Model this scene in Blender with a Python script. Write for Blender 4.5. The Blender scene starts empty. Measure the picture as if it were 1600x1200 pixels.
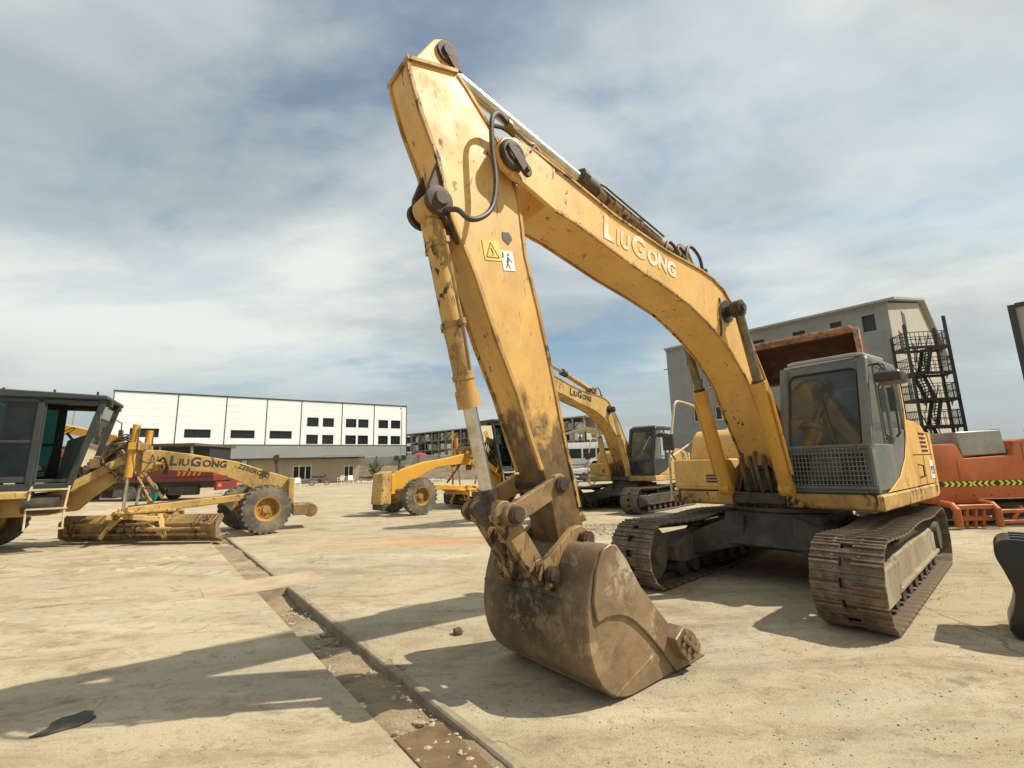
import bpy, bmesh, math, random
from math import sin, cos, pi, radians, atan2, hypot, sqrt
from mathutils import Vector, Matrix, noise as mnoise
random.seed(7)
SC = bpy.context.scene
COL = SC.collection

# ------------------------------------------------------------------ camera
EYE = 1.65
pitch, roll = radians(10.16), radians(1.6)
R0 = Vector((1, 0, 0)); FW = Vector((0, cos(pitch), sin(pitch))); U0 = Vector((0, -sin(pitch), cos(pitch)))
RT = R0*cos(roll) - U0*sin(roll); UP = U0*cos(roll) + R0*sin(roll)
cam = bpy.data.cameras.new('camera'); cam.sensor_width = 36; cam.lens = 36*720/1600
cam.clip_start = 0.05; cam.clip_end = 4000
co = bpy.data.objects.new('camera', cam); COL.objects.link(co)
M = Matrix((RT, UP, -FW)).transposed().to_4x4(); M.translation = Vector((0, 0, EYE))
co.matrix_world = M; SC.camera = co

# ------------------------------------------------------------------ light
SUN_AZ, SUN_EL = radians(-4), radians(50)
W = bpy.data.worlds.new('World'); SC.world = W; W.use_nodes = True
nt = W.node_tree; nt.nodes.clear()
def wn(t, **k):
    n = nt.nodes.new(t)
    for a, b in k.items(): setattr(n, a, b)
    return n
out = wn('ShaderNodeOutputWorld'); bg = wn('ShaderNodeBackground'); bg.inputs['Strength'].default_value = 0.072
sky = wn('ShaderNodeTexSky', sky_type='NISHITA'); sky.sun_disc = False
sky.sun_elevation = SUN_EL; sky.sun_rotation = pi/2 - SUN_AZ
sky.air_density = 1.0; sky.dust_density = 2.0; sky.ozone_density = 1.0
tc = wn('ShaderNodeTexCoord'); sep = wn('ShaderNodeSeparateXYZ'); nt.links.new(tc.outputs['Generated'], sep.inputs[0])
add = wn('ShaderNodeMath', operation='ADD'); add.inputs[1].default_value = 0.16
mx = wn('ShaderNodeMath', operation='MAXIMUM'); mx.inputs[1].default_value = 0.0
nt.links.new(sep.outputs['Z'], mx.inputs[0]); nt.links.new(mx.outputs[0], add.inputs[0])
dx = wn('ShaderNodeMath', operation='DIVIDE'); dy = wn('ShaderNodeMath', operation='DIVIDE')
nt.links.new(sep.outputs['X'], dx.inputs[0]); nt.links.new(add.outputs[0], dx.inputs[1])
nt.links.new(sep.outputs['Y'], dy.inputs[0]); nt.links.new(add.outputs[0], dy.inputs[1])
cmb = wn('ShaderNodeCombineXYZ'); nt.links.new(dx.outputs[0], cmb.inputs[0]); nt.links.new(dy.outputs[0], cmb.inputs[1])
def cloud(scale, detail, rough, dist, off, rot, sx):
    mp = wn('ShaderNodeMapping'); mp.inputs['Location'].default_value = off; mp.inputs['Rotation'].default_value = (0, 0, rot)
    mp.inputs['Scale'].default_value = (sx, 1, 1)
    nt.links.new(cmb.outputs[0], mp.inputs[0])
    n = wn('ShaderNodeTexNoise'); n.inputs['Scale'].default_value = scale; n.inputs['Detail'].default_value = detail
    n.inputs['Roughness'].default_value = rough; n.inputs['Distortion'].default_value = dist
    nt.links.new(mp.outputs[0], n.inputs['Vector']); return n
def ramp(src, stops):
    r = wn('ShaderNodeValToRGB'); r.color_ramp.interpolation = 'EASE'
    e = r.color_ramp.elements
    while len(e) < len(stops): e.new(0.5)
    for i, (p, c) in enumerate(stops): e[i].position = p; e[i].color = (c, c, c, 1) if not isinstance(c, tuple) else c
    nt.links.new(src, r.inputs[0]); return r
c1 = cloud(0.55, 5, 0.52, 0.6, (9.2, 4.4, 0), radians(-28), -0.75)
c2 = cloud(1.5, 8, 0.60, 0.35, (7.3, 2.2, 0), radians(35), 0.5)
mixn = wn('ShaderNodeMix', data_type='FLOAT'); mixn.inputs[0].default_value = 0.36
nt.links.new(c1.outputs[0], mixn.inputs[2]); nt.links.new(c2.outputs[0], mixn.inputs[3])
mask = ramp(mixn.outputs[0], [(0.35, 0.16), (0.45, 0.70), (0.55, 1.0)])
c3 = cloud(0.9, 7, 0.56, 0.3, (6.1, 7.9, 0), radians(50), 0.7)
ccol = ramp(c3.outputs[0], [(0.36, (6.0, 6.7, 6.7, 1)), (0.60, (9.8, 10.4, 9.9, 1))])
smul = wn('ShaderNodeMix', data_type='RGBA', blend_type='MULTIPLY'); smul.inputs[0].default_value = 1.0
smul.inputs[7].default_value = (1.35, 1.55, 1.5, 1)
nt.links.new(sky.outputs[0], smul.inputs[6])
smix = wn('ShaderNodeMix', data_type='RGBA'); nt.links.new(mask.outputs[0], smix.inputs[0])
nt.links.new(smul.outputs[2], smix.inputs[6]); nt.links.new(ccol.outputs[0], smix.inputs[7])
hz = wn('ShaderNodeMapRange'); hz.inputs['From Min'].default_value = 0.02; hz.inputs['From Max'].default_value = 0.26; hz.inputs['To Min'].default_value = 0.85; hz.inputs['To Max'].default_value = 0.0
hz.interpolation_type = 'SMOOTHSTEP'; nt.links.new(sep.outputs['Z'], hz.inputs['Value'])
hmix = wn('ShaderNodeMix', data_type='RGBA'); hmix.inputs[7].default_value = (5.2, 5.8, 5.9, 1)
nt.links.new(hz.outputs[0], hmix.inputs[0]); nt.links.new(smix.outputs[2], hmix.inputs[6])
nt.links.new(hmix.outputs[2], bg.inputs['Color']); nt.links.new(bg.outputs[0], out.inputs[0])
sl = bpy.data.lights.new('sun', 'SUN'); sl.energy = 5.0; sl.angle = radians(0.6); sl.color = (1.0, 0.91, 0.76)
so = bpy.data.objects.new('sun', sl); COL.objects.link(so)
sd = Vector((cos(SUN_AZ)*cos(SUN_EL), sin(SUN_AZ)*cos(SUN_EL), sin(SUN_EL)))
so.rotation_euler = (-sd).to_track_quat('-Z', 'Y').to_euler(); so.location = (20, 0, 30)
vs = SC.view_settings; vs.view_transform = 'Standard'; vs.look = 'None'; vs.gamma = 1; vs.exposure = 0.22
vs.use_curve_mapping = False

SC.cycles.max_bounces = 6; SC.cycles.diffuse_bounces = 3; SC.cycles.glossy_bounces = 3; SC.cycles.transparent_max_bounces = 10
# ------------------------------------------------------------------ materials
MATS = {}
class NB:
    def __init__(s, name):
        s.m = bpy.data.materials.new(name); s.m.use_nodes = True; s.t = s.m.node_tree; s.t.nodes.clear()
        s.o = s.t.nodes.new('ShaderNodeOutputMaterial'); s.b = s.t.nodes.new('ShaderNodeBsdfPrincipled')
        s.t.links.new(s.b.outputs[0], s.o.inputs[0]); MATS[name] = s.m
        s.co = s.t.nodes.new('ShaderNodeTexCoord')
    def n(s, t, **k):
        x = s.t.nodes.new(t)
        for a, b in k.items(): setattr(x, a, b)
        return x
    def l(s, a, b): s.t.links.new(a, b)
    def noise(s, scale, detail=4, rough=0.6, stretch=(1, 1, 1), dist=0.0, off=(0, 0, 0), src='Object'):
        mp = s.n('ShaderNodeMapping'); mp.inputs['Scale'].default_value = stretch; mp.inputs['Location'].default_value = off
        s.l(s.co.outputs[src], mp.inputs[0])
        x = s.n('ShaderNodeTexNoise'); x.inputs['Scale'].default_value = scale; x.inputs['Detail'].default_value = detail
        x.inputs['Roughness'].default_value = rough; x.inputs['Distortion'].default_value = dist
        s.l(mp.outputs[0], x.inputs['Vector']); return x.outputs[0]
    def ramp(s, v, stops, interp='LINEAR'):
        r = s.n('ShaderNodeValToRGB'); r.color_ramp.interpolation = interp; e = r.color_ramp.elements
        while len(e) < len(stops): e.new(0.5)
        for i, (p, c) in enumerate(stops):
            e[i].position = p; e[i].color = (c, c, c, 1) if not isinstance(c, tuple) else (*c[:3], 1)
        s.l(v, r.inputs[0]); return r.outputs[0]
    def math(s, op, a, b):
        x = s.n('ShaderNodeMath', operation=op)
        for i, v in enumerate((a, b)):
            if isinstance(v, (int, float)): x.inputs[i].default_value = v
            else: s.l(v, x.inputs[i])
        x.use_clamp = op in ('MULTIPLY', 'ADD', 'SUBTRACT'); return x.outputs[0]
    def mix(s, f, a, b, blend='MIX'):
        x = s.n('ShaderNodeMix', data_type='RGBA', blend_type=blend)
        for i, v in ((0, f), (6, a), (7, b)):
            if isinstance(v, (int, float)): x.inputs[i].default_value = v
            elif isinstance(v, tuple): x.inputs[i].default_value = (*v[:3], 1)
            else: s.l(v, x.inputs[i])
        return x.outputs[2]
    def bump(s, h, strength=0.3, dist=0.01):
        x = s.n('ShaderNodeBump'); x.inputs['Strength'].default_value = strength; x.inputs['Distance'].default_value = dist
        s.l(h, x.inputs['Height']); s.l(x.outputs[0], s.b.inputs['Normal'])
    def col(s, c):
        if isinstance(c, tuple): s.b.inputs['Base Color'].default_value = (*c[:3], 1)
        else: s.l(c, s.b.inputs['Base Color'])
    def rough(s, v):
        if isinstance(v, (int, float)): s.b.inputs['Roughness'].default_value = v
        else: s.l(v, s.b.inputs['Roughness'])
    def metal(s, v):
        if isinstance(v, (int, float)): s.b.inputs['Metallic'].default_value = v
        else: s.l(v, s.b.inputs['Metallic'])

def mat_paint(name, c, c2, chip=0.64, chipc=(0.035, 0.02, 0.012), rough=0.5, grime=0.5, grimec=(0.16, 0.10, 0.05), st=(1, 1, .45)):
    b = NB(name)
    base = b.mix(b.ramp(b.noise(1.3, 5, .6), [(.35, 0.), (.65, 1.)]), c, c2)
    g = b.math('MULTIPLY', b.ramp(b.noise(2.2, 6, .72, st, .3, (3, 1, 2)), [(.46, 0.), (.72, 1.)]), grime)
    base = b.mix(g, base, grimec)
    chips = b.math('MULTIPLY', b.ramp(b.noise(13, 5, .62, st, .6, (5, 5, 5)), [(chip, 0.), (chip+.03, 1.)]),
                   b.ramp(b.noise(1.1, 3, .5, (1, 1, 1), 0, (9, 2, 4)), [(.42, 0.), (.56, 1.)]))
    sc = b.math('MULTIPLY', b.ramp(b.noise(28, 4, .5, (1, 1, .2), 1.2, (1, 7, 5)), [(.66, 0.), (.70, 1.)]), .6)
    allc = b.math('MAXIMUM', chips, sc)
    base = b.mix(allc, base, chipc)
    b.col(base); b.rough(b.ramp(b.noise(5, 4), [(.3, rough-.1), (.7, rough+.2)]))
    b.bump(b.math('SUBTRACT', b.noise(60, 3), allc), .15, .004)
    return b.m
def mat_simple(name, c, rough=.6, metal=0., var=.25, scale=4., bump=.1, c2=None, thr=(.4, .65)):
    b = NB(name); d = c2 or tuple(v*(1-var) for v in c)
    b.col(b.mix(b.ramp(b.noise(scale, 6, .65), [(thr[0], 0.), (thr[1], 1.)]), c, d)); b.rough(rough); b.metal(metal)
    if bump: b.bump(b.noise(scale*9, 4), bump, .005)
    return b.m
def mat_glass(name, tint, gloss=0., dirt=(.06, .24)):
    b = NB(name); b.t.nodes.remove(b.b)
    tr = b.n('ShaderNodeBsdfTransparent'); tr.inputs[0].default_value = (*tint, 1)
    gl = b.n('ShaderNodeBsdfGlossy'); gl.inputs['Roughness'].default_value = .04; gl.inputs[0].default_value = (1, 1, 1, 1)
    di = b.n('ShaderNodeBsdfDiffuse'); di.inputs[0].default_value = (.17, .19, .185, 1)
    m0 = b.n('ShaderNodeMixShader'); b.l(b.ramp(b.noise(2.5, 6, .6), [(.35, dirt[0]), (.7, dirt[1])]), m0.inputs[0])
    b.l(tr.outputs[0], m0.inputs[1]); b.l(di.outputs[0], m0.inputs[2])
    fr = b.n('ShaderNodeFresnel'); fr.inputs[0].default_value = 1.5
    ms = b.n('ShaderNodeMixShader'); ad = b.math('ADD', fr.outputs[0], gloss)
    b.l(ad, ms.inputs[0]); b.l(m0.outputs[0], ms.inputs[1]); b.l(gl.outputs[0], ms.inputs[2]); b.l(ms.outputs[0], b.o.inputs[0])
    return b.m

Y = mat_paint('faded_yellow_paint', (.70, .43, .128), (.61, .36, .095), chip=.63, grime=.30, rough=.45)
def mat_stick():
    m = mat_paint('stick_paint', (.70, .43, .128), (.61, .36, .095), chip=.615, grime=.36, rough=.45)
    b = NB.__new__(NB); b.m = m; b.t = m.node_tree; b.b = next(n for n in b.t.nodes if n.type == 'BSDF_PRINCIPLED'); b.co = next(n for n in b.t.nodes if n.type == 'TEX_COORD')
    src = b.b.inputs['Base Color'].links[0].from_socket
    sp = b.n('ShaderNodeSeparateXYZ'); b.l(b.co.outputs['Object'], sp.inputs[0])
    n1 = b.noise(3.2, 9, .7, (1, 1, .5), .5, (3, 3, 8)); zz = b.math('ADD', sp.outputs['Z'], 0); zz.node.use_clamp = False
    v = b.n('ShaderNodeMapRange'); v.inputs['From Min'].default_value = 1.35; v.inputs['From Max'].default_value = 2.5; v.inputs['To Min'].default_value = .34; v.inputs['To Max'].default_value = -.12
    b.l(zz, v.inputs['Value'])
    t = b.n('ShaderNodeMath', operation='ADD'); b.l(n1, t.inputs[0]); b.l(v.outputs[0], t.inputs[1])
    f = b.ramp(t.outputs[0], [(.52, 0.), (.66, .92)])
    b.col(b.mix(f, src, b.mix(b.ramp(b.noise(7, 6, .7), [(.4, 0.), (.6, 1.)]), (.035, .022, .013), (.13, .075, .03)))); return m
YS = mat_stick()
Y2 = mat_paint('orange_yellow_paint', (.60, .31, .045), (.50, .25, .035), chip=.66, grime=.4, rough=.45)
Y3 = mat_paint('dusty_yellow_paint', (.58, .38, .125), (.42, .26, .08), chip=.60, grime=.75, rough=.6)
Y4 = mat_paint('bright_yellow_paint', (.68, .37, .035), (.60, .31, .03), chip=.68, grime=.3, rough=.45)
YW = mat_paint('worn_yellow_paint', (.56, .34, .10), (.36, .21, .06), chip=.53, grime=.75, rough=.6)
LINK = mat_paint('scraped_link_steel', (.42, .27, .10), (.16, .10, .05), chip=.50, grime=.8, rough=.6)
GREYC = mat_paint('grey_cab_paint', (.135, .148, .142), (.085, .095, .092), chip=.68, grime=.45, grimec=(.25, .21, .14), rough=.55)
DARKC = mat_paint('dark_cab_paint', (.032, .040, .040), (.022, .027, .027), chip=.72, grime=.22, grimec=(.10, .09, .065), rough=.5)
DUSTC = mat_paint('dusty_frame_paint', (.36, .30, .20), (.22, .175, .11), chip=.58, grime=.8, rough=.8)
BLACKM = mat_simple('black_oily_steel', (.022, .02, .018), .45, 0., c2=(.07, .05, .03), scale=6)
GREASE = mat_simple('greasy_pin_steel', (.024, .017, .012), .65, 0., c2=(.10, .06, .03), scale=9, bump=.5)
DARKM = mat_simple('dark_undercarriage', (.032, .029, .025), .7, 0., c2=(.085, .065, .042), scale=3)
b = NB('track_steel')
base = b.mix(b.ramp(b.noise(4, 6, .7), [(.38, 0.), (.62, 1.)]), (.155, .108, .068), (.075, .052, .036))
base = b.mix(b.math('MULTIPLY', b.ramp(b.noise(2.2, 7, .75, (1, 1, 1), .3, (6, 2, 2)), [(.48, 0.), (.66, 1.)]), .75), base, (.33, .26, .17))
base = b.mix(b.math('MULTIPLY', b.ramp(b.noise(11, 5, .7, (1, .25, 1), .2, (1, 6, 2)), [(.60, 0.), (.70, 1.)]), .6), base, (.40, .36, .31))
b.col(base); b.rough(.55); b.metal(.2); b.bump(b.noise(30, 5, .7), .45, .006); TRACK = b.m
TRACKD = mat_simple('dark_track_steel', (.10, .085, .065), .65, .1, c2=(.18, .14, .09), scale=5, bump=.25)
CHROME = mat_simple('chromed_rod', (.62, .60, .55), .28, .9, c2=(.42, .37, .29), scale=9, bump=0)
RUBBER = mat_simple('tyre_rubber', (.07, .064, .053), .88, 0., c2=(.21, .175, .12), scale=2.5, bump=.3)
HOSE = mat_simple('hose_rubber', (.028, .027, .025), .5, 0., c2=(.10, .085, .06), scale=12)
RIM = mat_paint('rim_paint', (.45, .25, .05), (.32, .17, .035), chip=.58, grime=.9)
STEELG = mat_simple('pale_steel', (.34, .34, .31), .5, .3)
GUARD = mat_simple('guard_steel', (.17, .18, .17), .6, c2=(.10, .10, .09))
CREAM = mat_simple('cream_pipe_paint', (.62, .52, .34), .5, c2=(.42, .33, .2))
WHITEP = mat_simple('white_paint', (.78, .78, .74), .45, var=.12)
FADEW = mat_simple('faded_white_letter', (.72, .69, .60), .6, c2=(.66, .44, .17), scale=4.5, thr=(.38, .54), bump=0)
FADEB = mat_simple('dark_letter', (.045, .04, .035), .6, bump=0)
STICKY = mat_simple('yellow_sticker', (.80, .58, .08), .5, bump=0)
RED = mat_simple('red_paint', (.45, .025, .03), .4, var=.3)
DRED = mat_simple('dark_red_paint', (.20, .02, .02), .5, c2=(.12, .035, .025))
ORANGE = mat_paint('orange_paint', (.47, .12, .022), (.39, .09, .02), chip=.66, chipc=(.06, .03, .02), grime=.35, grimec=(.20, .11, .06), rough=.5)
CHEVY = mat_simple('reflective_yellow', (.72, .72, .02), .4, bump=0)
CHEVB = mat_simple('chevron_black', (.02, .02, .02), .5, bump=0)
CHEVO = mat_simple('chevron_orange', (.85, .20, .02), .4, bump=0)
TEAL = mat_simple('teal_plastic', (.0, .30, .22), .45)
SEATM = mat_simple('seat_fabric', (.03, .032, .034), .9)
GLASS = mat_glass('cab_glass', (.22, .28, .285), 0., (.14, .34))
GLASSD = mat_glass('green_glass', (.14, .27, .23), 0., (.01, .08))
PANE = mat_simple('dark_window_glass', (.018, .02, .022), .12, bump=0)
RUST = mat_simple('rusty_steel', (.095, .040, .024), .85, c2=(.05, .025, .017), scale=3, bump=.4)
PINK = mat_simple('faded_pink_edge', (.46, .28, .20), .75, c2=(.17, .08, .05), scale=5)
CLADW = mat_simple('white_cladding', (.77, .80, .81), .5, var=.05, scale=.3)
CLADG = mat_simple('grey_cladding', (.25, .265, .26), .6, var=.1, scale=.3)
TRIM = mat_simple('dark_trim', (.035, .037, .036), .5)
FRAMEW = mat_simple('white_window_frame', (.75, .75, .72), .5)
BOOTH = mat_simple('black_plastic', (.012, .012, .012), .3)
STAIRM = mat_simple('dark_stair_steel', (.035, .033, .03), .6, c2=(.07, .06, .045))
ROCKM = mat_simple('rock', (.12, .08, .05), .9, c2=(.06, .04, .03), scale=20, bump=.5)
PEB = mat_simple('pebble', (.44, .38, .28), .95, c2=(.24, .19, .13), scale=1.7)
LEAFM = mat_simple('weed_leaf', (.07, .09, .03), .7, c2=(.12, .11, .045))
SAND = mat_simple('pale_heap', (.50, .44, .37), .95, c2=(.38, .33, .27), scale=1.5, bump=.5)
def mat_plaster(name, c, c2, streak=.35):
    b = NB(name)
    base = b.mix(b.ramp(b.noise(.35, 6, .65), [(.35, 0.), (.7, 1.)]), c, c2)
    base = b.mix(b.math('MULTIPLY', b.ramp(b.noise(1.6, 6, .7, (1, 1, .12)), [(.5, 0.), (.75, 1.)]), streak), base, tuple(v*.5 for v in c))
    b.col(base); b.rough(.9); b.bump(b.noise(12, 6), .3, .02); return b.m
CONC = mat_plaster('grey_render', (.29, .30, .295), (.215, .222, .215))
CONCL = mat_plaster('pale_render', (.40, .375, .32), (.34, .31, .26))
TANW = mat_plaster('tan_plaster', (.40, .34, .24), (.32, .27, .19))
WALLP = mat_plaster('old_white_wall', (.50, .48, .42), (.34, .31, .26))
PLYM = mat_simple('plywood_sheet', (.17, .11, .05), .8, c2=(.10, .065, .03), scale=6)
COVER = mat_simple('concrete_cover', (.43, .35, .235), .9, c2=(.36, .25, .15), scale=2.5, bump=.4)
KERB = mat_simple('kerb_concrete', (.30, .245, .165), .9, c2=(.19, .15, .10), scale=6, bump=.5)
# bucket: rust with dust
b = NB('bucket_steel')
base = b.mix(b.ramp(b.noise(2.1, 7, .65), [(.40, 0.), (.60, 1.)]), (.32, .228, .13), (.185, .122, .07))
base = b.mix(b.math('MULTIPLY', b.ramp(b.noise(3.3, 8, .7, (1, 1, 1), .5, (4, 4, 4)), [(.56, 0.), (.68, 1.)]), .5), base, (.07, .046, .03))
base = b.mix(b.math('MULTIPLY', b.ramp(b.noise(2.6, 9, .72, (1, 1, 1), .2, (1, 8, 3)), [(.57, 0.), (.62, 1.)]), .7), base, (.46, .37, .25))
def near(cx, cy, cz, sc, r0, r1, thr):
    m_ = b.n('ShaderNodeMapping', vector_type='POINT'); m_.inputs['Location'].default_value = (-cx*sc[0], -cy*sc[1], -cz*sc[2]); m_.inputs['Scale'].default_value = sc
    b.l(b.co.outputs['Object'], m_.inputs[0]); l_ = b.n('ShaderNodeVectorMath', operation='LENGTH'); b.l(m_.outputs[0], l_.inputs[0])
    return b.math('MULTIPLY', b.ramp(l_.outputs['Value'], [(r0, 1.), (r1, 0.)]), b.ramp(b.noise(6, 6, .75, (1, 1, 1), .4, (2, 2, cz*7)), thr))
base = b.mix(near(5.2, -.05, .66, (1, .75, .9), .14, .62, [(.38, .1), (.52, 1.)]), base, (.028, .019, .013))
base = b.mix(near(4.74, .63, .86, (1, 1, .8), .02, .24, [(.46, 0.), (.54, .9)]), base, (.52, .45, .35))
b.col(base); b.rough(b.ramp(b.noise(3, 5), [(.35, .38), (.65, .72)])); b.metal(.25); b.bump(b.noise(18, 6, .7), .4, .012); BUCKET = b.m
# ground
def mat_ground(name, c, c2, c3, gravel=0., crack=1.):
    b = NB(name)
    base = b.mix(b.ramp(b.noise(.35, 6, .66, (.7, 1.2, 1), .5), [(.36, 0.), (.64, 1.)]), c, c2)
    base = b.mix(b.math('MULTIPLY', b.ramp(b.noise(1.1, 7, .74, (.55, 1.35, 1), .9, (7, 3, 1)), [(.48, 0.), (.64, 1.)]), .9), base, c3)
    base = b.mix(b.math('MULTIPLY', b.ramp(b.noise(.62, 6, .7, (.5, 1.2, 1), .6, (27, 15, 1)), [(.54, 0.), (.66, 1.)]), .55), base, (.36, .335, .27))
    base = b.mix(b.math('MULTIPLY', b.ramp(b.noise(.8, 6, .68, (.35, 1.3, 1), .6, (17, 5, 1)), [(.54, 0.), (.68, 1.)]), .6), base, (.58, .50, .36))
    base = b.mix(b.math('MULTIPLY', b.ramp(b.noise(6.5, 7, .78, (.8, 1.15, 1), .4, (2, 9, 1)), [(.53, 0.), (.64, 1.)]), .5), base, tuple(v*.62 for v in c3))
    sp = b.math('MULTIPLY', b.ramp(b.noise(62, 4, .7), [(.56, 0.), (.66, 1.)]), b.ramp(b.noise(2.3, 5, .7, (1, 1, 1), 0, (5, 25, 1)), [(.36, .15), (.62, 1.)]))
    base = b.mix(b.math('MULTIPLY', sp, .75), base, tuple(v*.30 for v in c))
    pale = b.ramp(b.noise(90, 3, .6, (1, 1, 1), 0, (8, 1, 3)), [(.62, 0.), (.70, 1.)]); base = b.mix(b.math('MULTIPLY', pale, .5), base, (.66, .59, .45))
    if gravel > .2:
        base = b.mix(b.math('MULTIPLY', b.ramp(b.noise(30, 5, .75, (1, 1, 1), .3, (4, 4, 9)), [(.58, 0.), (.66, 1.)]), .55), base, tuple(v*.36 for v in c))
    # oil drips
    base = b.mix(b.math('MULTIPLY', b.ramp(b.noise(1.7, 3, .5, (.8, 1.1, 1), .3, (41, 12, 1)), [(.70, 0.), (.745, 1.)]), .6), base, (.13, .10, .065))
    # hairline cracks
    if crack:
        vo = b.n('ShaderNodeTexVoronoi', feature='DISTANCE_TO_EDGE'); vo.inputs['Scale'].default_value = .23
        ds = b.n('ShaderNodeTexNoise'); ds.inputs['Scale'].default_value = 1.4; ds.inputs['Detail'].default_value = 6; b.l(b.co.outputs['Object'], ds.inputs['Vector'])
        va = b.n('ShaderNodeVectorMath', operation='SCALE'); va.inputs['Scale'].default_value = .9; b.l(ds.outputs['Color'], va.inputs[0])
        vb = b.n('ShaderNodeVectorMath', operation='ADD'); b.l(va.outputs[0], vb.inputs[0]); b.l(b.co.outputs['Object'], vb.inputs[1]); b.l(vb.outputs[0], vo.inputs['Vector'])
        cr = b.math('MULTIPLY', b.ramp(vo.outputs['Distance'], [(.0, 1.), (.0022, 0.)]), b.ramp(b.noise(.5, 3, .5, (1, 1, 1), 0, (3, 33, 1)), [(.45, 0.), (.55, .75*crack)]))
        base = b.mix(cr, base, (.11, .08, .05))
    # red earth tracked across the yard
    mp = b.n('ShaderNodeMapping'); mp.inputs['Location'].default_value = (2.3*.30, -11.1*1.0, 0); mp.inputs['Scale'].default_value = (.30, 1.0, 0)
    b.l(b.co.outputs['Object'], mp.inputs[0]); ln = b.n('ShaderNodeVectorMath', operation='LENGTH'); b.l(mp.outputs[0], ln.inputs[0])
    rd = b.math('MULTIPLY', b.ramp(ln.outputs['Value'], [(.25, 1.), (.95, 0.)]), b.ramp(b.noise(1.3, 7, .65, (.4, 1.6, 1)), [(.36, 0.), (.58, .8)]))
    base = b.mix(rd, base, (.50, .24, .10))
    # tyre lug prints
    for k, (rz, ox, oy, wd, pd, x0, x1) in enumerate(((radians(4), 0, 9.3, .22, .16, -9.5, -5.6), (radians(6), 0, 10.6, .22, .16, -9, -6.2), (radians(-18), 0, 6.6, .2, .14, -7, -4.6))):
        m2 = b.n('ShaderNodeMapping', vector_type='TEXTURE'); m2.inputs['Location'].default_value = (ox, oy, 0); m2.inputs['Rotation'].default_value = (0, 0, rz); b.l(b.co.outputs['Object'], m2.inputs[0])
        s2 = b.n('ShaderNodeSeparateXYZ'); b.l(m2.outputs[0], s2.inputs[0])
        ab = b.n('ShaderNodeMath', operation='ABSOLUTE'); b.l(s2.outputs['Y'], ab.inputs[0])
        sk = b.n('ShaderNodeMath', operation='MULTIPLY_ADD'); b.l(ab.outputs[0], sk.inputs[0]); sk.inputs[1].default_value = .7; b.l(s2.outputs['X'], sk.inputs[2])
        pp = b.n('ShaderNodeMath', operation='PINGPONG'); b.l(sk.outputs[0], pp.inputs[0]); pp.inputs[1].default_value = pd
        f1 = b.ramp(pp.outputs[0], [(pd*.35, 0.), (pd*.5, 1.)]); f2 = b.ramp(ab.outputs[0], [(wd*.9, 1.), (wd, 0.)])
        g = b.n('ShaderNodeMapRange'); g.inputs['From Min'].default_value = x0; g.inputs['From Max'].default_value = x0+1; b.l(s2.outputs['X'], g.inputs['Value'])
        g2_ = b.n('ShaderNodeMapRange'); g2_.inputs['From Min'].default_value = x1; g2_.inputs['From Max'].default_value = x1-1; b.l(s2.outputs['X'], g2_.inputs['Value'])
        f = b.math('MULTIPLY', b.math('MULTIPLY', f1, f2), b.math('MULTIPLY', g.outputs[0], g2_.outputs[0]))
        f = b.math('MULTIPLY', f, b.ramp(b.noise(2.2, 4, .6, (1, 1, 1), 0, (k, 4, 2)), [(.42, 0.), (.6, .55)])); base = b.mix(f, base, (.62, .53, .38))
    b.col(base); b.rough(.93); b.b.inputs['Specular IOR Level'].default_value = .2
    h = b.math('ADD', b.math('MULTIPLY', b.noise(7, 7, .78), .6), b.math('MULTIPLY', b.noise(55, 5, .75), .30+gravel))
    b.bump(h, .7, .03)
    return b.m
GR_L = mat_ground('concrete_slab_ground', (.47, .39, .265), (.385, .315, .21), (.265, .20, .125))
GR_R = mat_ground('compacted_yard_ground', (.465, .39, .265), (.38, .315, .21), (.275, .215, .14), .25)
TRM = mat_ground('trench_soil', (.36, .27, .17), (.26, .19, .115), (.19, .13, .08), .5, 0)
CARC = mat_simple('white_car_paint', (.75, .76, .75), .25, var=.05, bump=0)

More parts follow.
